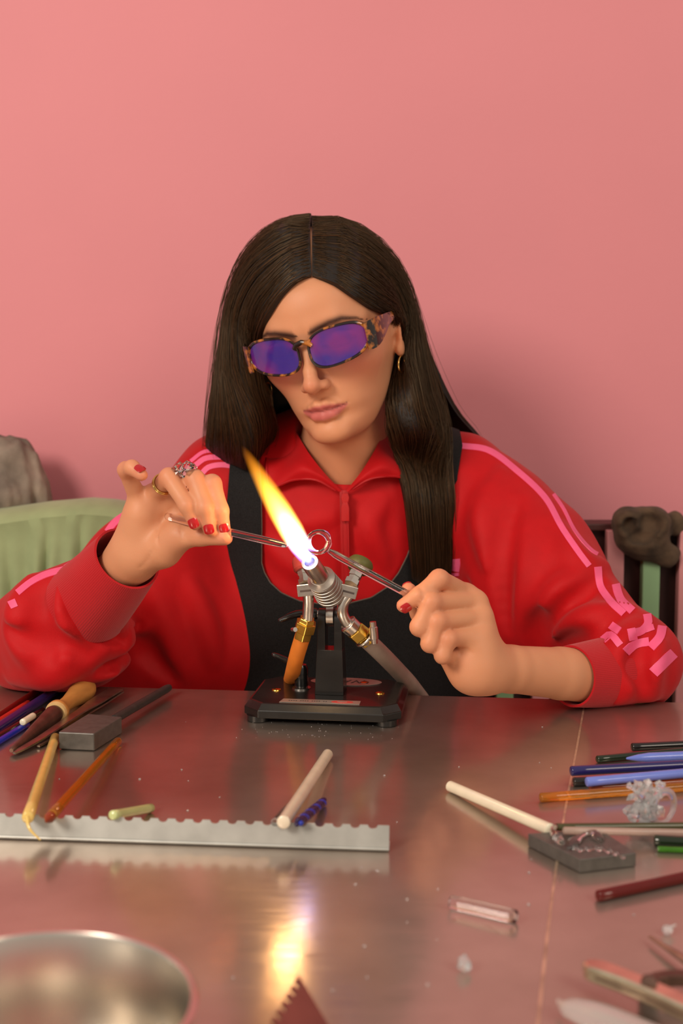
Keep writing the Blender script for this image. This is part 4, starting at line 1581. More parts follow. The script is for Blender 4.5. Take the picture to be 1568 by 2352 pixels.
lever(pv - ax_ * 0.013, -ax_, px(645, 1424, py_ - 0.012), 'tilt_lever')
MB().add(*lathe([(0, .004), (1, .004)], pv - ax_ * 0.0135, pv - ax_ * 0.011, 16)).build('lever_stud', m_steel, torch)
hb = tp(692, 1581, 0.019)
lever(hb, (0, 0, 1), px(630, 1504, hb[1] - 0.006), 'swivel_lever', 0.0068, 0.024)
MB().add(*lathe([(0, .0092), (1, .0092)], hb - V((0, 0, 0.0002)), hb + V((0, 0, 0.0012)), 20)).build('washer', m_steel, torch)

# burner head
TD = V((-0.40, -0.60, 0.69))
TD /= np.linalg.norm(TD)
BK = px(762, 1366, 1.134)
NZ = px(711, 1291, 1.088)
TD = (NZ - BK) / np.linalg.norm(NZ - BK)
TL = np.linalg.norm(NZ - BK)
print('torch axis', TD, TL)
prof = [(0.0, 0.010), (0.03, 0.0135)]
for i in range(6):
    s = 0.04 + i * 0.075
    r = 0.0152 - 0.0004 * i
    prof += [(s, r - 0.0012), (s + 0.006, r), (s + 0.060, r), (s + 0.066, r - 0.0012)]
prof += [(0.50, 0.0132), (0.54, 0.0100), (0.56, 0.0092)]
MB().add(*lathe(prof, BK, NZ, 40)).build('ribbed_barrel', m_ribst, torch, auto=35)
MB().add(*lathe([(0.52, 0.0088), (0.97, 0.0083), (1.0, 0.0078), (1.0, 0.0050), (0.85, 0.0048)], BK, NZ, 32, caps=True)).build('nozzle', m_steel, torch, auto=35)
TS = np.cross(TD, V((0, 0, 1)))
TS /= np.linalg.norm(TS)
TU = np.cross(TS, TD)
Mx = np.stack([V((1, 0, 0)), V((0, 1, 0)), V((0, 0, 1))], 1)


def obox(c, s, tilt, rz=0.0):
    ct, st = math.cos(tilt), math.sin(tilt)
    cz, sz = math.cos(rz), math.sin(rz)
    M = np.array([[cz, -sz, 0], [sz, cz, 0], [0, 0, 1]]) @ np.array([[ct, 0, st], [0, 1, 0], [-st, 0, ct]])
    return box(c, s, M=M)


YV = 1.128
vl, vr = px(704, 1353, YV), px(799, 1356, YV)
for c, tl in ((vl, -0.10), (vr, 0.26)):
    o = MB().add(*obox(c, (0.0175, 0.013, 0.0115), tl)).build('valve_block', m_steel, torch, smooth=False, bevel=0.0008)
    MB().add(*obox(c + V((0, -0.0066, -0.0005)), (0.012, 0.0006, 0.0018), tl)).build('slot', m_ink, o, smooth=False)
MB().add(*tube([px(725, 1350, YV), px(745, 1352, 1.132), px(780, 1350, YV)], 0.0075, 16)).build('manifold', m_ribst, torch)
# left valve stem and knob
a, b_ = px(702, 1340, YV), px(693, 1296, YV + 0.012)
MB().add(*lathe([(0, .0068), (0.2, .0068), (0.22, .0052), (0.42, .0052), (0.44, .0060), (0.66, .0060), (0.68, .0035), (1, .0035)], a, b_, 6)).build('valve_stem', m_steel, torch, smooth=False)
MB().add(*lathe([(-0.35, .0070), (-0.25, .0088), (0.2, .0088), (0.32, .0075)], b_, b_ + (b_ - a), 18)).build('valve_knob', m_knob_r, torch, auto=35)
a, b_ = px(806, 1342, YV), px(824, 1304, YV + 0.010)
MB().add(*lathe([(0, .0072), (0.25, .0072), (0.28, .0055), (0.42, .0055), (0.45, .0066), (0.72, .0066), (0.75, .0035), (1, .0035)], a, b_, 6)).build('valve_stem', m_steel, torch, smooth=False)
MB().add(*lathe([(-0.16, .0100), (0, .0122), (0.28, .0124), (0.42, .0108)], b_, b_ + (b_ - a), 22)).build('valve_knob', m_knob_g, torch, auto=35)
# gas pipes, fittings, hoses
q = [px(707, 1362, YV), px(708, 1385, YV + 0.002), px(706, 1424, YV + 0.004)]
MB().add(*tube(catmull(q, 10), 0.0052, 16)).build('gas_pipe', m_steel, torch)
a, b_ = px(706, 1420, YV + 0.004), px(694, 1466, YV + 0.010)
MB().add(*lathe([(0, .0075), (0.18, .0080), (0.2, .0105), (0.62, .0105), (0.65, .0085), (1, .0085)], a, b_, 6)).build('brass_nut', m_brass, torch, smooth=False, bevel=0.0004)
MB().add(*lathe([(0, .0022), (1, .0022)], px(678, 1446, YV - 0.002), px(672, 1446, YV + 0.004), 12)).build('clamp_screw', m_steel, torch)
MB().add(*tube(catmull([px(697, 1455, YV + 0.009), px(683, 1500, 1.148), px(672, 1545, 1.175), px(667, 1572, 1.240), px(668, 1625, 1.268), px(674, 1720, 1.29), px(680, 1840, 1.295)], 26), 0.0076, 16)).build('orange_hose', m_hose_o, torch)
q = [px(800, 1368, YV), px(789, 1385, YV), px(786, 1405, YV), px(793, 1425, YV + 0.002), px(806, 1440, YV + 0.004)]
MB().add(*tube(catmull(q, 16), 0.0054, 16)).build('gas_pipe', m_steel, torch)
a, b_ = px(798, 1432, YV + 0.004), px(846, 1474, YV + 0.012)
MB().add(*lathe([(0, .0072), (0.05, .0088), (0.30, .0082), (0.33, .0100), (0.66, .0105), (0.69, .0082), (1, .0080)], a, b_, 6)).build('brass_nut', m_brass, torch, smooth=False, bevel=0.0004)
MB().add(*lathe([(-0.02, .0080), (0.02, .0092), (0.28, .0088), (0.31, .0076)], a, b_, 20)).build('pipe_collar', m_steel, torch)
cl = px(836, 1466, YV + 0.010)
hd = (b_ - a) / np.linalg.norm(b_ - a)
u_ = np.cross(hd, V((0, 1, 0)))
u_ /= np.linalg.norm(u_)
MB().add(*tube(ring_pts(cl, u_, np.cross(hd, u_), 0.0092), 0.0014, 8, closed=True)).build('hose_clamp', m_steel, torch)
MB().add(*lathe([(0, .0030), (0.2, .0030), (0.22, .0042), (0.75, .0042), (0.78, .0032), (1, .0032)], px(860, 1478, YV), px(856, 1428, YV), 14)).build('clamp_screw', m_steel, torch)
MB().add(*tube(catmull([px(836, 1464, YV + 0.010), px(872, 1498, 1.155), px(915, 1542, 1.195), px(952, 1584, 1.245), px(985, 1640, 1.285), px(1000, 1760, 1.295)], 26), 0.0083, 16)).build('grey_hose', m_hose_g, torch)

# ---- flame: glowing gas as an emitting volume
FLN = 0.150
FD = px(556, 1024, 1.005) - NZ
FLN = float(np.linalg.norm(FD))
FD /= FLN
RP = [(0, 0.0066), (0.05, 0.0082), (0.14, 0.0102), (0.28, 0.0118), (0.45, 0.0114), (0.62, 0.0098), (0.8, 0.0070), (0.93, 0.0042), (1.0, 0.0012)]
v, f = lathe([(s, r * 1.05) for s, r in RP], (0, 0, 0), (0, 0, FLN), 28)
m_fl = bpy.data.materials.new('burning_gas')
m_fl.use_nodes = True
nt = m_fl.node_tree
for n_ in list(nt.nodes):
    if n_.type != 'OUTPUT_MATERIAL':
        nt.nodes.remove(n_)
out = [n_ for n_ in nt.nodes if n_.type == 'OUTPUT_MATERIAL'][0]


def N_(t, **k):
    n_ = nt.nodes.new(t)
    for a_, b2 in k.items():
        setattr(n_, a_, b2)
    return n_


def mth(op, a_, b2=None):
    n_ = N_('ShaderNodeMath', operation=op)
    for i, x in enumerate((a_, b2)):
        if x is None:
            continue
        if isinstance(x, (int, float)):
            n_.inputs[i].default_value = x
        else:
            nt.links.new(x, n_.inputs[i])
    return n_.outputs[0]


def ramp(fac, stops, interp='LINEAR'):
    r = N_('ShaderNodeValToRGB')
    cr_ = r.color_ramp
    cr_.interpolation = interp
    while len(cr_.elements) < len(stops):
        cr_.elements.new(0.5)
    for e, (p_, c_) in zip(cr_.elements, stops):
        e.position = p_
        e.color = c_ if len(c_) == 4 else (*c_, 1)
    nt.links.new(fac, r.inputs['Fac'])
    return r.outputs['Color']


tcn = N_('ShaderNodeTexCoord')
sx = N_('ShaderNodeSeparateXYZ')
nt.links.new(tcn.outputs['Object'], sx.inputs[0])
sz_ = mth('DIVIDE', sx.outputs[2], FLN)
rr_ = mth('SQRT', mth('ADD', mth('MULTIPLY', sx.outputs[0], sx.outputs[0]), mth('MULTIPLY', sx.outputs[1], sx.outputs[1])))
Rn = ramp(sz_, [(p_, (r_ / 0.012,) * 3) for p_, r_ in RP])
rho = mth('DIVIDE', mth('DIVIDE', rr_, 0.012), mth('MAXIMUM', Rn, 0.05))
core = mth('MAXIMUM', mth('SUBTRACT', 1.0, mth('MULTIPLY', rho, rho)), 0.0)
st_ = ramp(sz_, [(0.0, (0.30,) * 3), (0.05, (0.75,) * 3), (0.16, (1.0,) * 3), (0.34, (0.62,) * 3), (0.55, (0.30,) * 3), (0.75, (0.14,) * 3), (0.92, (0.045,) * 3), (1.0, (0.0,) * 3)])
cin = ramp(sz_, [(0.0, (0.10, 0.16, 1.0)), (0.06, (0.30, 0.42, 1.0)), (0.13, (0.85, 0.80, 0.95)), (0.24, (1.0, 0.80, 0.42)), (0.45, (1.0, 0.60, 0.10)), (0.7, (1.0, 0.40, 0.03)), (1.0, (0.9, 0.22, 0.01))])
cou = ramp(sz_, [(0.0, (0.03, 0.06, 1.0)), (0.10, (0.14, 0.14, 1.0)), (0.17, (0.7, 0.35, 0.6)), (0.26, (1.0, 0.50, 0.06)), (0.6, (1.0, 0.38, 0.02)), (1.0, (0.9, 0.20, 0.0))])
mx = N_('ShaderNodeMix', data_type='RGBA')
nt.links.new(core, mx.inputs['Factor'])
nt.links.new(cou, mx.inputs[6])
nt.links.new(cin, mx.inputs[7])
em = N_('ShaderNodeEmission')
nt.links.new(mx.outputs[2], em.inputs['Color'])
nt.links.new(mth('MULTIPLY', mth('MULTIPLY', mth('POWER', core, 1.3), st_), 900.0), em.inputs['Strength'])
nt.links.new(em.outputs[0], out.inputs['Volume'])
flame = mesh_obj('flame', v, f, m_fl)
flame.location = Vector(NZ + FD * 0.001)
flame.rotation_euler = Vector(FD).to_track_quat('Z', 'Y').to_euler()
tag(flame, 'slanting yellow gas flame with a blue base leaving the torch nozzle', 'flame')
fl = bpy.data.lights.new('flame_glow', 'POINT')
fl.energy = 0.22
fl.color = (1.0, 0.55, 0.22)
fl.shadow_soft_size = 0.012
flo = bpy.data.objects.new('flame_glow', fl)
col.objects.link(flo)
flo.location = Vector(NZ + FD * FLN * 0.4)

# ---- the two clear rods being worked
MB_ = MB
r1 = MB().add(*tube(catmull([px(386, 1186, 1.099), px(450, 1203, 1.087), px(524, 1221, 1.0775), px(600, 1239, 1.074), px(655, 1252, 1.073)], 20), np.r_[np.full(17, 0.0034), 0.0033, 0.003, 0.0024], 16, rnd=True)).build('glass_rod', m_clear)
tag(r1, 'clear glass rod held in the raised pinching hand, its end in the flame', 'glass rod')
gw = empty('glass_ring_on_rod', tuple(px(940, 1366, 1.0795)))
tag(gw, 'clear glass rod with a small glass ring melted onto its end, held in the fist', 'glass rod')
MB().add(*tube(catmull([px(758, 1267, 1.074), px(772, 1275, 1.0745), px(850, 1318, 1.0765), px(935, 1364, 1.0795), px(985, 1392, 1.083), px(1010, 1410, 1.085)], 22), np.r_[0.0026, np.full(21, 0.0034)], 16, rnd=True)).build('rod', m_clear, gw)
rc = px(731, 1245, 1.074)
MB().add(*tube(ring_pts(rc, V((1, 0.12, 0)), V((0.0, 0.25, 0.97)), 0.0092, 48), 0.0025 + 0.0004 * np.sin(np.linspace(0, 14, 48)), 14, closed=True)).build('ring', m_clear, gw)
# ================================================================== THINGS ON THE TABLE
def glass(name, c, rough=0.04, trans=0.9, **k):
    return mat(name, c, rough=rough, trans=trans, ior=1.48, var=0.1, vscale=60, **k)


def opaque(name, c, rough=0.18, **k):
    return mat(name, c, rough=rough, coat=0.4, var=0.06, vscale=60, **k)


g_yel = opaque('pale_yellow_glass', (0.80, 0.56, 0.16))
g_amb = glass('amber_glass', (0.88, 0.36, 0.03), trans=0.8)
g_wht = opaque('white_glass', (0.80, 0.68, 0.52))
g_ivo = opaque('ivory_glass', (0.84, 0.76, 0.58))
g_lime = opaque('pale_lime_glass', (0.56, 0.62, 0.27))
g_nav = opaque('navy_glass', (0.022, 0.018, 0.115), 0.12)
g_blk = opaque('black_glass', (0.012, 0.010, 0.010), 0.12)
g_dgr = opaque('dark_green_glass', (0.012, 0.022, 0.010), 0.12)
g_peri = opaque('periwinkle_glass', (0.16, 0.22, 0.66), 0.15)
g_blu = glass('cobalt_blue_glass', (0.03, 0.07, 0.75), trans=0.5)
g_red = glass('dark_red_glass', (0.13, 0.007, 0.005), trans=0.2)
g_brn = glass('red_brown_glass', (0.42, 0.07, 0.015), trans=0.5)
g_olv = opaque('olive_glass', (0.06, 0.055, 0.02), 0.12)
g_vio = glass('violet_black_glass', (0.03, 0.012, 0.07), trans=0.2)
g_grn = glass('green_glass', (0.08, 0.30, 0.02), trans=0.5)
m_graph = mat('graphite', (0.115, 0.105, 0.095), rough=0.42, metal=0.35, var=0.15, vscale=150, bump=0.08, bscale=600)
m_graph2 = mat('dark_graphite', (0.05, 0.046, 0.043), rough=0.45, metal=0.3, var=0.15, vscale=150)
m_zinc = mat('galvanised_strip', (0.50, 0.50, 0.47), rough=0.45, metal=0.8, var=0.12, vscale=50)
m_wood = mat('turned_beech', (0.62, 0.29, 0.075), rough=0.38, var=0.2, vscale=25, stretch=(1, 1, 4), coat=0.15)
m_wood2 = mat('pale_end_grain', (0.72, 0.47, 0.20), rough=0.5, var=0.15, vscale=90)
m_iron = mat('brown_iron', (0.15, 0.085, 0.065), rough=0.4, metal=0.7, var=0.3, vscale=80)
m_tweez = mat('tarnished_steel', (0.38, 0.32, 0.26), rough=0.3, metal=0.95, var=0.25, vscale=60)


def rod(name, p0, p1, r, m, label, cat='glass rod', group=None, bend=None, r1=None, taper=None):
    pts = catmull([p0, p1] if bend is None else [p0, *bend, p1], 10)
    rad = np.linspace(r, r if r1 is None else r1, 10)
    if taper:
        rad[-1] = r * 0.25
        rad[-2] = r * 0.75
    ex = lambda a, b: a + (a - b) / np.linalg.norm(a - b) * 0.0007
    if not taper and r1 is None:
        pts = np.vstack([ex(pts[0], pts[1]), pts, ex(pts[-1], pts[-2])])
        rad = np.r_[rad[0] * 0.8, rad, rad[-1] * 0.8]
    o = MB().add(*tube(pts, rad, 16, rnd=bool(taper) or r1 is not None)).build(name, m, auto=50)
    return tag(o, label, cat, group)


# --- scalloped rod rest
RH_ = 0.0165
ra, rb = tp(-160, 1922), tp(893, 1957)
rd_ = (rb - ra) / np.linalg.norm(rb - ra)
rl = float(np.linalg.norm(rb - ra))
rn = np.array([-rd_[1], rd_[0], 0])                     # away from the camera


def rest_strip(a, d, n, L, h, lean, label, name='rod_rest', z0=0.0006, fl=0.016):
    root = empty(name, tuple(a + d * L / 2))
    tag(root, label, 'rod rest', 'scalloped rod rests')
    prof = []
    x = L
    prof.append((L, h))
    pitch = 0.0122
    x = L - 0.008
    while x > 0.012:
        for t in np.linspace(0, math.pi, 7):
            prof.append((x - 0.0042 * (1 - math.cos(t)) / 2 * 1.6, h - 0.0024 * math.sin(t)))
        x -= pitch
    prof.append((0, h))
    poly = [a + d * u + n * (lean * w) + V((0, 0, w + z0)) for u, w in [(0, 0), (L, 0)] + prof]
    MB().add(*prism(poly, n * 0.0011)).build('scalloped_face', m_zinc, root, smooth=False)
    MB().add(*prism([a + V((0, 0, z0)), a + d * L + V((0, 0, z0)), a + d * L + n * fl + V((0, 0, z0)), a + n * fl + V((0, 0, z0))], (0, 0, 0.0011))).build('foot_flange', m_zinc, root, smooth=False)
    MB().add(*tube([a + V((0, 0, z0 + 0.0010)) + n * 0.0006, a + d * L + V((0, 0, z0 + 0.0010)) + n * 0.0006], 0.00125, 10)).build('fold', m_zinc, root)
    return root


rest_strip(ra, rd_, rn, rl, RH_, 0.25, 'long grey metal strip with a scalloped top edge carrying glass rods')


def rest_top(u, r):
    q = tp(u, 1928 + (u / 893) * 29)
    t = np.dot(q - ra, rd_)
    return ra + rd_ * t + rn * (0.25 * RH_) + V((0, 0, RH_ - 0.0010 + r))


def lean_rod(name, far, un, r, over, m, label, **k):
    p0 = tp(*far, r)
    q = rest_top(un, r)
    d = (q - p0) / np.linalg.norm(q - p0)
    return rod(name, p0, q + d * over, r, m, label, group='glass rods leaning on the strip', **k)


o = lean_rod('glass_rod', (127, 1694), 66, 0.0042, 0.016, g_yel, 'pale yellow glass rod leaning over the scalloped strip by the graphite block')
tip = rest_top(66, 0.0042) + (rest_top(66, 0.0042) - tp(127, 1694, 0.0042)) * 0.05
MB().add(*tube(catmull([tip + V((0.001, -0.008, 0.002)), tip + V((0.004, -0.014, -0.004)), tip + V((0.012, -0.017, -0.011))], 10), np.linspace(0.0016, 0.0005, 10), 8)).build('pulled_thread', g_yel, o)
o = lean_rod('glass_rod', (270, 1703), 122, 0.0038, 0.012, g_amb, 'amber glass rod with a burnt tip leaning on the scalloped strip')
tq = rest_top(122, 0.0038)
dq = tq - tp(270, 1703, 0.0038)
dq /= np.linalg.norm(dq)
MB().add(*tube([tq + dq * 0.010, tq + dq * 0.014, tq + dq * 0.017, tq + dq * 0.023], [0.0036, 0.0040, 0.003, 0.0008], 12)).build('burnt_tip', g_brn, o)
lean_rod('glass_rod', (346, 1856), 262, 0.0034, 0.004, g_lime, 'short pale green glass stub lying on the scalloped strip')
lean_rod('glass_rod', (752, 1733), 655, 0.0046, 0.010, g_wht, 'thick white glass rod leaning over the scalloped strip')
lean_rod('glass_rod', (662, 1852), 632, 0.0026, 0.007, m_clear, 'thin clear glass rod beside the thick white rod')
p0, q = tp(742, 1842, 0.0035), rest_top(690, 0.0035)
dd = (q - p0) / np.linalg.norm(q - p0)
tw = catmull([p0, q + dd * 0.009], 60)
t_, n__, b__ = frames(tw)
root = empty('twisted_rod', tuple(p0))
tag(root, 'short twisted dark violet and blue glass rod beside the white rod', 'glass rod', 'glass rods leaning on the strip')
for k, mm in enumerate((g_vio, g_blu, g_vio)):
    an = np.linspace(0, 26, 60) + k * 2.094
    MB().add(*tube(tw + 0.0017 * (np.cos(an)[:, None] * n__ + np.sin(an)[:, None] * b__), 0.0019, 8, rnd=True)).build('twist_strand', mm, root)

# --- left: tools
blk = [tp(*q, 0.016) for q in ((134, 1681), (216, 1685), (280, 1646), (202, 1639))]
pd = empty('graphite_paddle', tuple(tp(216, 1700)))
tag(pd, 'graphite block paddle with a dark rod handle in front of the red sleeve', 'tool')
MB().add(*prism([q - V((0, 0, 0.0155)) for q in blk], (0, 0, 0.0155))).build('block', m_graph, pd, smooth=False, bevel=0.0010)
h0, h1 = tp(262, 1652, 0.010), tp(388, 1579, 0.009)
MB().add(*lathe([(0, .0040), (0.02, .0042), (0.95, .0042), (1.0, .0034)], h0, h1, 18)).build('handle', m_graph2, pd, auto=35)
rt_ = empty('wooden_handled_reamer', tuple(tp(125, 1650)))
tag(rt_, 'reamer with a turned wooden handle and brown metal cone', 'tool')
a, b_ = tp(128, 1637, 0.0115), tp(203, 1575, 0.0125)
MB().add(*lathe([(0.0, .0102), (0.02, .0108), (0.07, .0108), (0.10, .0088), (0.2, .0072), (0.35, .0072), (0.55, .0092), (0.75, .0118), (0.88, .0118), (0.96, .0092), (1.0, .0045)], a, b_, 28)).build('handle', m_wood, rt_, auto=50)
MB().add(*lathe([(-0.02, .0098), (0.012, .0106)], a, b_, 28)).build('end_ring', m_wood2, rt_, auto=35)
MB().add(*lathe([(0, .0042), (1, .0042)], a - (b_ - a) * 0.07, a, 6)).build('nut', m_steel, rt_, smooth=False)
c0_ = a + (a - b_) * 0.02
MB().add(*lathe([(0, .0080), (0.05, .0088), (0.92, .0026), (0.97, .0030), (1.0, .0018)], c0_, tp(26, 1724, 0.004), 20)).build('cone', m_iron, rt_, auto=35)
# tweezers
tz = empty('steel_tweezers', tuple(tp(150, 1660)))
tag(tz, 'long tarnished steel tweezers with a wide end between the reamer and the paddle', 'tweezers')


def strip(path, wid, th):
    path = np.array(path)
    t, n, b = frames(path)
    sd = np.cross(t, [0, 0, 1.0])
    sd /= np.linalg.norm(sd, axis=1)[:, None]
    wid = np.asarray(wid)[:, None]
    return sheet(np.stack([path - sd * wid, path - sd * wid * 0.3, path + sd * wid * 0.3, path + sd * wid], 1), th)


pa = catmull([tp(32, 1728, 0.004), tp(90, 1695, 0.006), tp(160, 1648, 0.009), tp(232, 1602, 0.010), tp(266, 1581, 0.010)], 24)
MB().add(*strip(pa, np.interp(np.linspace(0, 1, 24), [0, .05, .6, .75, 1], [.0014, .0034, .0046, .0075, .0080]), 0.0016)).build('arm', m_tweez, tz, auto=40)
pa = catmull([tp(88, 1712, 0.003), tp(130, 1685, 0.003), tp(176, 1652, 0.004), tp(236, 1608, 0.006), tp(268, 1586, 0.0075)], 24)
MB().add(*strip(pa, np.interp(np.linspace(0, 1, 24), [0, .05, .6, .75, 1], [.0012, .0022, .0040, .0070, .0080]), 0.0016)).build('arm', m_tweez, tz, auto=40)
# rods in the far left corner
gl = 'rods in the far left corner'
rod('glass_rod', tp(84, 1590, 0.004), tp(-70, 1690, 0.004), 0.0040, g_red, 'dark red glass rod nearest the red sleeve at the left edge', group=gl)
rod('glass_rod', tp(64, 1616, 0.0035), tp(-60, 1694, 0.0035), 0.0035, mat('bright_red_glass', (0.55, 0.03, 0.02), rough=0.1, coat=0.5, var=0.1), 'bright red glass rod beside the dark red one at the left edge', group=gl)
rod('glass_rod', tp(142, 1577, 0.005), tp(-60, 1708, 0.0045), 0.0048, g_nav, 'navy glass rod running under the wooden handle to the left edge', group=gl)
rod('glass_rod', tp(98, 1632, 0.0035), tp(-60, 1728, 0.0035), 0.0034, g_blk, 'black glass rod between the navy and bright blue rods', group=gl)
rod('glass_rod', tp(62, 1664, 0.003), tp(-60, 1738, 0.003), 0.0030, g_blu, 'bright cobalt blue glass rod at the left edge', group=gl)
rod('glass_rod', tp(52, 1659, 0.0085), tp(76, 1644, 0.0085), 0.0032, g_ivo, 'tiny ivory glass stub lying beside the brown metal cone', group=gl)

# --- right: rods reaching in from the right edge
gr_ = 'rods reaching in from the right edge'
rod('glass_rod', tp(1452, 1716, 0.004), tp(1660, 1706, 0.004), 0.0036, g_blk, 'black glass rod, farthest of the bundle at the right edge', group=gr_)
rod('glass_rod', tp(1372, 1744, 0.0034), tp(1600, 1722, 0.0034), 0.0032, g_dgr, 'dark green glass rod with a chipped brown end in the right bundle', group=gr_)
rod('glass_rod', tp(1660, 1732, 0.0095), tp(1440, 1742, 0.0098), 0.0040, g_peri, 'pale periwinkle glass rod with a pointed tip on top of the bundle', group=gr_, taper=True)
rod('glass_rod', tp(1312, 1771, 0.0085), tp(1660, 1752, 0.0085), 0.0040, g_nav, 'navy glass rod lying across the middle of the right bundle', group=gr_)
rod('glass_rod', tp(1318, 1796, 0.0036), tp(1660, 1781, 0.0036), 0.0036, g_blk, 'black glass rod directly under the navy rod', group=gr_)
rod('glass_rod', tp(1348, 1796, 0.0105), tp(1660, 1768, 0.0105), 0.0038, g_peri, 'sky blue glass rod below the navy rod in the right bundle', group=gr_)
rod('glass_rod', tp(1242, 1832, 0.0036), tp(1660, 1800, 0.0036), 0.0036, g_amb, 'amber glass rod, longest and nearest of the right bundle', group=gr_)
rod('glass_rod', tp(1356, 1810, 0.0036), tp(1660, 1789, 0.0036), 0.0036, g_brn, 'red brown glass rod between the amber and sky blue rods', group=gr_)
ow = rod('glass_rod', tp(1278, 1900, 0.011), tp(1660, 1896, 0.0088), 0.0027, g_olv, 'olive black glass rod with a hooked clear end above the graphite slab', group=gr_)
MB().add(*tube(catmull([tp(1282, 1899, 0.011), tp(1272, 1900, 0.0125), tp(1269, 1912, 0.0118), tp(1280, 1922, 0.0125), tp(1288, 1934, 0.0128)], 14), np.linspace(0.0018, 0.0026, 14), 8, rnd=True)).build('clear_hook', m_clear, ow)
rod('glass_rod', tp(1296, 1908, 0.013), tp(1660, 1914, 0.003), 0.0027, mat('pinkish_glass', (0.70, 0.50, 0.42), rough=0.1, trans=0.5, var=0.1), 'pinkish glass rod just below the olive black rod', group=gr_)
dg_ = rod('glass_rod', tp(1504, 1930, 0.0040), tp(1660, 1938, 0.0040), 0.0038, g_dgr, 'stubby dark green glass rod at the right edge beside the slab', group=gr_)
rod('glass_rod', tp(1512, 1950, 0.0022), tp(1660, 1956, 0.0022), 0.0020, g_grn, 'thin bright green glass rod under the stubby dark one', group=gr_)
rod('glass_rod', tp(1374, 2058, 0.0036), tp(1660, 1996, 0.0036), 0.0036, g_red, 'dark red glass rod alone in front of the graphite slab', group=gr_)
ivr = rod('glass_rod', tp(1034, 1806, 0.0045), tp(1262, 1905, 0.0110), 0.0043, g_ivo, 'cream glass rod with a rust speckled end propped on the graphite slab')
# slab and the clear bits on it
sl = [tp(*q, 0.0095) for q in ((1212, 1914), (1332, 1974), (1461, 1959), (1377, 1904))]
slab = MB().add(*prism([q - V((0, 0, 0.0092)) for q in sl], (0, 0, 0.0092))).build('graphite_slab', m_graph, smooth=False, bevel=0.0006)
tag(slab, 'flat dark graphite slab with clear glass scraps on top', 'slab')
gs = 'clear glass scraps on the slab'
o = MB().add(*lump(tp(1281, 1926, 0.0125), 0.0034, 3, 2, 0.3)).build('glass_scrap', m_clear)
tag(o, 'round clear glass scrap under the clear hook on the slab', 'glass scrap', gs)
o = MB().add(*tube(catmull([tp(1308, 1944, 0.0105), tp(1330, 1922, 0.0118), tp(1362, 1912, 0.0118), tp(1376, 1926, 0.0110)], 20), 0.0030 + 0.0011 * np.sin(np.linspace(0, 9, 20)), 10, sq=0.55, rnd=True)).build('glass_scrap', m_clear)
tag(o, 'flat curved clear glass scrap in the middle of the slab', 'glass scrap', gs)
o = MB().add(*tube(catmull([tp(1304, 1946, 0.0112), tp(1330, 1950, 0.0112), tp(1362, 1948, 0.0112), tp(1392, 1952, 0.0110), tp(1432, 1970, 0.0105)], 40), np.interp(np.linspace(0, 1, 40), [0, .7, 1], [.0016, .0014, .0005]) + 0.0006 * np.sin(np.linspace(0, 40, 40)), 8, rnd=True)).build('glass_scrap', m_clear)
tag(o, 'wavy clear glass thread along the near side of the slab', 'glass scrap', gs)

# --- clear glass flower ring
fr_ = empty('glass_flower_ring', tuple(tp(1482, 1866)))
tag(fr_, 'clear glass ring topped by a ruffled flower standing among the rods', 'ring')
m_cryst = mat('clear_crystal', (0.95, 0.96, 1.0), rough=0.12, trans=0.80, ior=1.5, var=0.04, vscale=90)
fc = tp(1478, 1852, 0.018)
fm = MB()
sc_ = 1 / 2900
for i, (du, dv, r) in enumerate([(-2, 35, 13), (10, 40, 12), (-16, 20, 13), (4, 12, 18), (22, 10, 14), (-10, 0, 16), (12, -12, 16), (-22, -20, 11), (0, -28, 15), (22, -30, 12), (-14, -42, 9), (10, -46, 10), (30, -46, 8), (-30, -44, 6), (-28, 10, 10), (-24, 48, 8), (10, 52, 7)]):
    fm.add(*lump(fc + V((du * sc_, (-6 + 5 * (i % 3)) * sc_, -dv * sc_)), r * 1.15 * sc_, i, 1 if i % 2 else 2, 0.75, (1, 0.7, 1)))
fm.build('ruffled_flower', m_cryst, fr_, smooth=False)
MB().add(*tube(ring_pts(fc + V((44 * sc_, 0.004, -6 * sc_)), V((0.80, 0.6, 0)), V((0, 0, 1)), 0.0115, 40), 0.0023 + 0.0006 * np.sin(np.linspace(0, 2 * math.pi, 40)), 12, closed=True)).build('band', m_cryst, fr_)

# --- near clear pieces
o = rod('glass_rod', tp(1036, 2072, 0.0045), tp(1184, 2106, 0.0045), 0.0040, m_clear, 'short clear glass rod lying alone near the middle of the table')
o = MB().add(*lump(tp(1066, 2216, 0.004), 0.0048, 9, 2, 0.4, (0.8, 1.1, 0.9))).build('glass_chip', m_cryst)
tag(o, 'rough clear glass chip lying alone on the steel', 'glass chip')
o = MB().add(*lump(tp(1533, 2136, 0.003), 0.0030, 11, 2, 0.2)).add(*tube([tp(1538, 2132, 0.004), tp(1551, 2124, 0.005)], [0.0012, 0.0006], 8)).build('glass_bead', m_cryst)
tag(o, 'tiny clear glass bead with a tail near the right edge', 'glass bead')

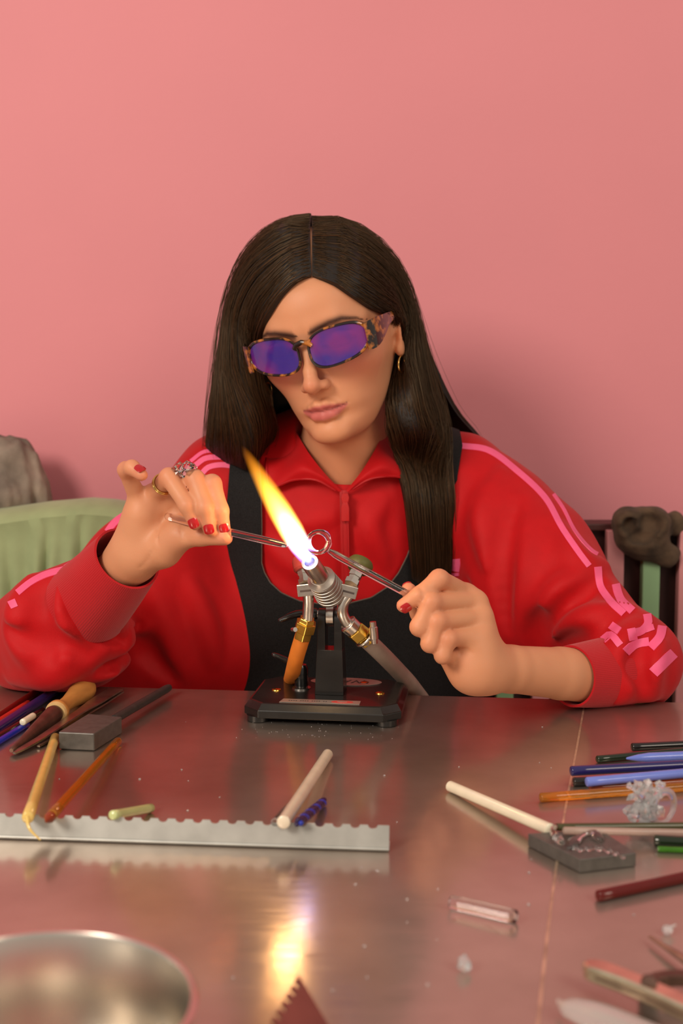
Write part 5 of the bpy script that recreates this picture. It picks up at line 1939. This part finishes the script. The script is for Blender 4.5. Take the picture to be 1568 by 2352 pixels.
# --- pliers, pick and glass point in the right foreground
m_plr = mat('warm_chrome', (0.80, 0.72, 0.54), rough=0.26, metal=1.0, var=0.2, vscale=40)
pl_ = empty('steel_pliers', tuple(tp(1500, 2260)))
tag(pl_, 'shiny steel pliers reaching in from the lower right corner', 'pliers')
pa = catmull([tp(1342, 2206, 0.016), tp(1380, 2216, 0.017), tp(1470, 2250, 0.018), tp(1568, 2294, 0.019), tp(1700, 2354, 0.020)], 24)
hm_ = MB().add(*strip(pa, np.interp(np.linspace(0, 1, 24), [0, .03, .1, .3, 1], [.0028, .0050, .0062, .0056, .0056]), 0.0085)).build('handle', m_plr, pl_, auto=40, bevel=0.0012)
MB().add(*strip(pa[1:] - V((0, 0, 0.0042)), np.interp(np.linspace(0, 1, 23), [0, .03, .1, .3, 1], [.0052, .0054, .0065, .0059, .0059]), 0.0011)).build('groove', m_iron, hm_, auto=40)
pa = catmull([tp(1492, 2262, 0.012), tp(1508, 2240, 0.014), tp(1560, 2234, 0.015), tp(1680, 2240, 0.016)], 20)
MB().add(*strip(pa, np.interp(np.linspace(0, 1, 20), [0, .2, 1], [.0030, .0036, .0040]), 0.0060)).build('handle', m_iron, pl_, auto=40, bevel=0.0012)
MB().add(*lathe([(0, .0052), (0.7, .0052), (1, .0040)], tp(1490, 2262, 0.0045), tp(1490, 2262, 0.0185), 20)).build('pivot', m_iron, pl_, auto=35)
o = rod('steel_pick', tp(1492, 2152, 0.004), tp(1660, 2262, 0.008), 0.0008, m_tweez, 'thin steel pick pointing in from the right edge above the pliers', cat='pick', r1=0.0042)
m_frost = mat('milky_glass', (0.90, 0.84, 0.83), rough=0.22, trans=0.75, ior=1.45, var=0.06)
pa = catmull([tp(1284, 2300, 0.006), tp(1296, 2312, 0.007), tp(1330, 2322, 0.009), tp(1430, 2362, 0.011), tp(1600, 2440, 0.012)], 22)
o = MB().add(*tube(pa, np.interp(np.linspace(0, 1, 22), [0, .05, .14, .35, 1], [.0016, .0018, .0062, .0088, .0098]), 12, sq=0.8, rnd=True)).build('glass_point', m_frost, auto=20)
tag(o, 'milky glass point with a pulled tip below the pliers', 'glass point')

# --- steel bowl in the left foreground
PH = 0.062
pc = tp(62, 2312, PH)
pr = float(np.linalg.norm(tp(440, 2322, PH) - pc))
m_bowl = mat('polished_bowl_steel', (0.74, 0.69, 0.62), rough=0.24, metal=1.0, var=0.1, vscale=14, stretch=(1, 1, 0.2))
pc0 = V((pc[0], pc[1], TZ + 0.0006))
prof = [(0, 0.2 * pr), (0.0, pr * 0.93), (0.02, pr * 0.96), (0.06, pr * 0.975), (0.93, pr * 1.0), (0.96, pr * 1.02), (0.985, pr * 1.025), (1.0, pr * 1.01), (1.0, pr * 0.985), (0.97, pr * 0.97), (0.08, pr * 0.945), (0.04, pr * 0.91), (0.03, pr * 0.86), (0.03, 0.2 * pr)]
o = MB().add(*lathe(prof, pc0, pc0 + V((0, 0, PH)), 96)).build('steel_bowl', m_bowl, auto=40)
tag(o, 'round steel bowl with a rolled rim in the lower left corner', 'bowl')

# --- a second strip, end on, at the lower edge
a = tp(690, 2262, 0.0)
q = tp(660, 2420, 0.0)
d2 = (q - a) / np.linalg.norm(q - a)
n2 = np.array([d2[1], -d2[0], 0]) * -1
s2 = empty('rod_rest', tuple(a))
tag(s2, 'pointed end of a second scalloped strip at the lower edge of the table', 'rod rest', 'scalloped rod rests')
A_, Lb, Rb = tp(686, 2240, 0.020), tp(588, 2400, 0.030), tp(782, 2400, 0.004)
m_red_refl = mat('red_reflection_strip', (0.30, 0.17, 0.13), rough=0.3, metal=0.9, var=0.15, vscale=30)  # red-brown in the base colour stands for a reflection of red surroundings
pts = [A_, Rb]
L_ = np.linalg.norm(Lb - A_)
es = (Lb - A_) / L_
ins = (Rb - A_) - es * np.dot(Rb - A_, es)
ins /= np.linalg.norm(ins)
poly = [A_, Rb, Lb]
x = L_ - 0.003
while x > 0.006:
    for t in np.linspace(0, math.pi, 7):
        poly.append(A_ + es * (x - 0.0028 * (1 - math.cos(t))) + ins * 0.0042 * math.sin(t))
    x -= 0.0098
nn_ = np.cross(Rb - A_, Lb - A_)
nn_ /= np.linalg.norm(nn_)
MB().add(*prism(poly, nn_ * 0.0012 * (1 if nn_[2] < 0 else -1))).build('scalloped_face', m_red_refl, s2, smooth=False)

# --- crumbs of glass scattered on the steel
cm = MB()
for i in range(46):
    u, v_ = rng.uniform(120, 1500), rng.uniform(1660, 2330)
    if u < 480 and v_ > 2100:
        continue
    p_ = tp(u, v_, 0.0004)
    cm.add(*lump(p_, rng.uniform(0.00035, 0.0011), i, 1, 0.4, (1, 1, 0.6)))
for i in range(60):
    p_ = tp(rng.normal(740, 120), rng.uniform(1655, 1700), 0.0003)
    cm.add(*lump(p_, rng.uniform(0.0002, 0.0005), i, 1, 0.4, (1, 1, 0.6)))
o = cm.build('glass_crumbs', m_cryst, smooth=False)
o['kind'] = 'stuff'
tag(o, 'fine glass crumbs scattered over the steel', 'glass crumbs')
# ================================================================== BACKGROUND
YS = 1.635
m_dark = mat('dark_red_wood', (0.060, 0.014, 0.012), rough=0.5, var=0.3, vscale=12, stretch=(1, 1, 0.3))
m_mint = mat('mint_paint', s2l(150, 188, 140), rough=0.5, var=0.05)
m_pinks = mat('pink_paint', s2l(222, 148, 150), rough=0.5, var=0.05)
bench = empty('slatted_bench', (0, YS, 0))
tag(bench, 'bench with mint and pink slats on a dark wooden back behind the person', 'bench')
zr_ = px(1400, 1203, YS + 0.03)[2]
zs2 = px(1400, 1217, YS)[2]
MB().add(*box((0.02, YS + 0.04, (zr_ + 0.40) / 2), (1.25, 0.03, zr_ - 0.40))).build('back_panel', m_dark, bench, smooth=False, bevel=0.002)
MB().add(*box((0.02, YS + 0.03, zr_ - 0.002), (1.27, 0.05, 0.010))).build('top_rail', m_dark, bench, smooth=False, bevel=0.002)
sl_me = [None, None]
for k in range(-2, 20):
    u = 1490 - 82.5 * k
    x = px(u, 1400, YS)[0]
    if x < -0.58:
        continue
    j = k % 2
    if sl_me[j] is None:
        o = MB().add(*box((0, 0, (zs2 - 0.46) / 2), (0.0235, 0.016, zs2 - 0.46))).build('slat', m_mint if j == 0 else m_pinks, None, smooth=False, bevel=0.0015)
        sl_me[j] = o
    else:
        o = sl_me[j].copy()
        col.objects.link(o)
    o.parent = bench
    o.location = (x, 0.0, 0.46)
MB().add(*box((0.02, YS - 0.155, 0.44), (1.25, 0.33, 0.03))).build('seat', m_dark, bench, smooth=False, bevel=0.003)
for sx in (-0.58, 0.62):
    MB().add(*box((sx, YS - 0.29, 0.2125), (0.05, 0.05, 0.425))).build('leg', m_dark, bench, smooth=False)
    MB().add(*box((sx, YS + 0.03, 0.2), (0.05, 0.05, 0.40))).build('leg', m_dark, bench, smooth=False)

# green jacket thrown over the bench
m_green = mat('sage_cotton', s2l(158, 170, 124), rough=0.85, var=0.08, vscale=30, bump=0.3, bscale=700, sheen=0.2)
cols = np.linspace(-110, 345, 90)
topv = np.interp(cols, [-110, 0, 55, 110, 200, 255, 300, 345], [1185, 1172, 1164, 1156, 1148, 1152, 1160, 1176])
G = []
for s in np.linspace(0, 1, 44):
    row = []
    for u, tv_ in zip(cols, topv):
        x = px(u, tv_, YS)[0]
        zt_ = px(u, tv_, YS - 0.01)[2]
        if s < 0.25:                                    # back side, rising
            a = s / 0.25
            y, z = YS + 0.075, zt_ - 0.16 * (1 - a) - 0.02
        elif s < 0.45:                                  # over the top
            a = (s - 0.25) / 0.2
            th_ = math.pi * a
            y, z = YS + 0.0225 + 0.0525 * math.cos(th_), zt_ - 0.02 + 0.02 * math.sin(th_)
        else:
            a = (s - 0.45) / 0.55
            y, z = YS - 0.030 - 0.012 * a, zt_ - 0.02 - 0.40 * a
            fold = 0.010 * math.sin(u * 0.045 + 0.8 + a * 1.2) + 0.006 * math.sin(u * 0.10 + 2.0 - a * 2.5) + 0.006 * math.sin(u * 0.021 + 4 + 3 * a)
            y += -abs(fold) * 1.1 * min(1, a * 5) + 0.004
            x += 0.006 * math.sin(a * 4 + u * 0.02)
        row.append((x, y, z))
    G.append(row)
o = MB().add(*sheet(np.array(G)[:, ::-1], 0.003)).build('green_jacket', m_green)
tag(o, 'sage green jacket draped over the bench back at the left', 'jacket')

# grey jacket bundled behind it
m_grey = bpy.data.materials.new('faded_grey_denim')
m_grey = mat('faded_grey_denim', (0.27, 0.21, 0.165), rough=0.85, var=0.55, vscale=16, bump=0.4, bscale=500)
YG = 1.715
gA = px(-40, 1190, YG)


def grey_sdf(p):
    d = chain(p, [px(-120, 1070, YG), px(-20, 1055, YG), px(30, 1058, YG - 0.005), px(62, 1105, YG - 0.01), px(92, 1215, YG - 0.008)], [0.034, 0.032, 0.029, 0.026, 0.022], 0.02)
    d = smin(d, chain(p, [px(0, 1080, YG - 0.02), px(30, 1140, YG - 0.03), px(62, 1225, YG - 0.02)], [0.020, 0.022, 0.024], 0.02), 0.006)
    d = smin(d, chain(p, [px(-70, 1090, YG - 0.02), px(-25, 1140, YG - 0.03), px(-12, 1225, YG - 0.02)], [0.03, 0.026, 0.026], 0.02), 0.006)
    q = p * np.float32([1.0, 1.0, 0.25])
    return d - 0.006 * vnoise(q, 60, 2) - 0.003 * vnoise(q, 130, 4)


gv, gf = polygonize(grey_sdf, (-0.62, 1.60, 0.80), (-0.34, 1.795, 1.10), 0.003, relax=1)
o = mesh_obj('grey_jacket', gv, gf, m_grey)
tag(o, 'faded grey denim jacket bundled behind the green jacket', 'jacket')

# brown knitted hat hung on the bench
m_hat = mat('brown_felt', (0.085, 0.050, 0.028), rough=0.95, var=0.45, vscale=45, bump=0.7, bscale=400, sheen=0.05)
YH = YS - 0.012


def hat_sdf(p):
    d = ell(p, px(1470, 1225, YH), (0.036, 0.035, 0.034))
    d = smin(d, ell(p, px(1440, 1195, YH - 0.005), (0.019, 0.028, 0.018)), 0.012)
    d = smin(d, ell(p, px(1500, 1195, YH - 0.005), (0.022, 0.028, 0.018)), 0.012)
    d = smin(d, chain(p, [px(1490, 1250, YH), px(1530, 1275, YH + 0.004), px(1556, 1268, YH + 0.008)], [0.022, 0.015, 0.006], 0.01), 0.012)
    d = smin(d, chain(p, [px(1520, 1215, YH + 0.005), px(1548, 1196, YH + 0.012), px(1556, 1215, YH + 0.012)], [0.013, 0.011, 0.009], 0.01), 0.010)
    for (u, v), r in (((1448, 1210), (.011, .022, .012)), ((1496, 1204), (.017, .022, .017)), ((1474, 1234), (.020, .022, .011))):
        d = smax(d, -ell(p, px(u, v, YH - 0.034), r), 0.006)
    return d - 0.0014 * vnoise(p, 120, 3)


hv_, hf_ = polygonize(hat_sdf, (0.30, 1.53, 0.80), (0.52, 1.69, 0.95), 0.0026, relax=1)
o = mesh_obj('brown_hat', hv_, hf_, m_hat)
tag(o, 'crumpled dark brown felt hat hooked over the bench slats at the right', 'hat')
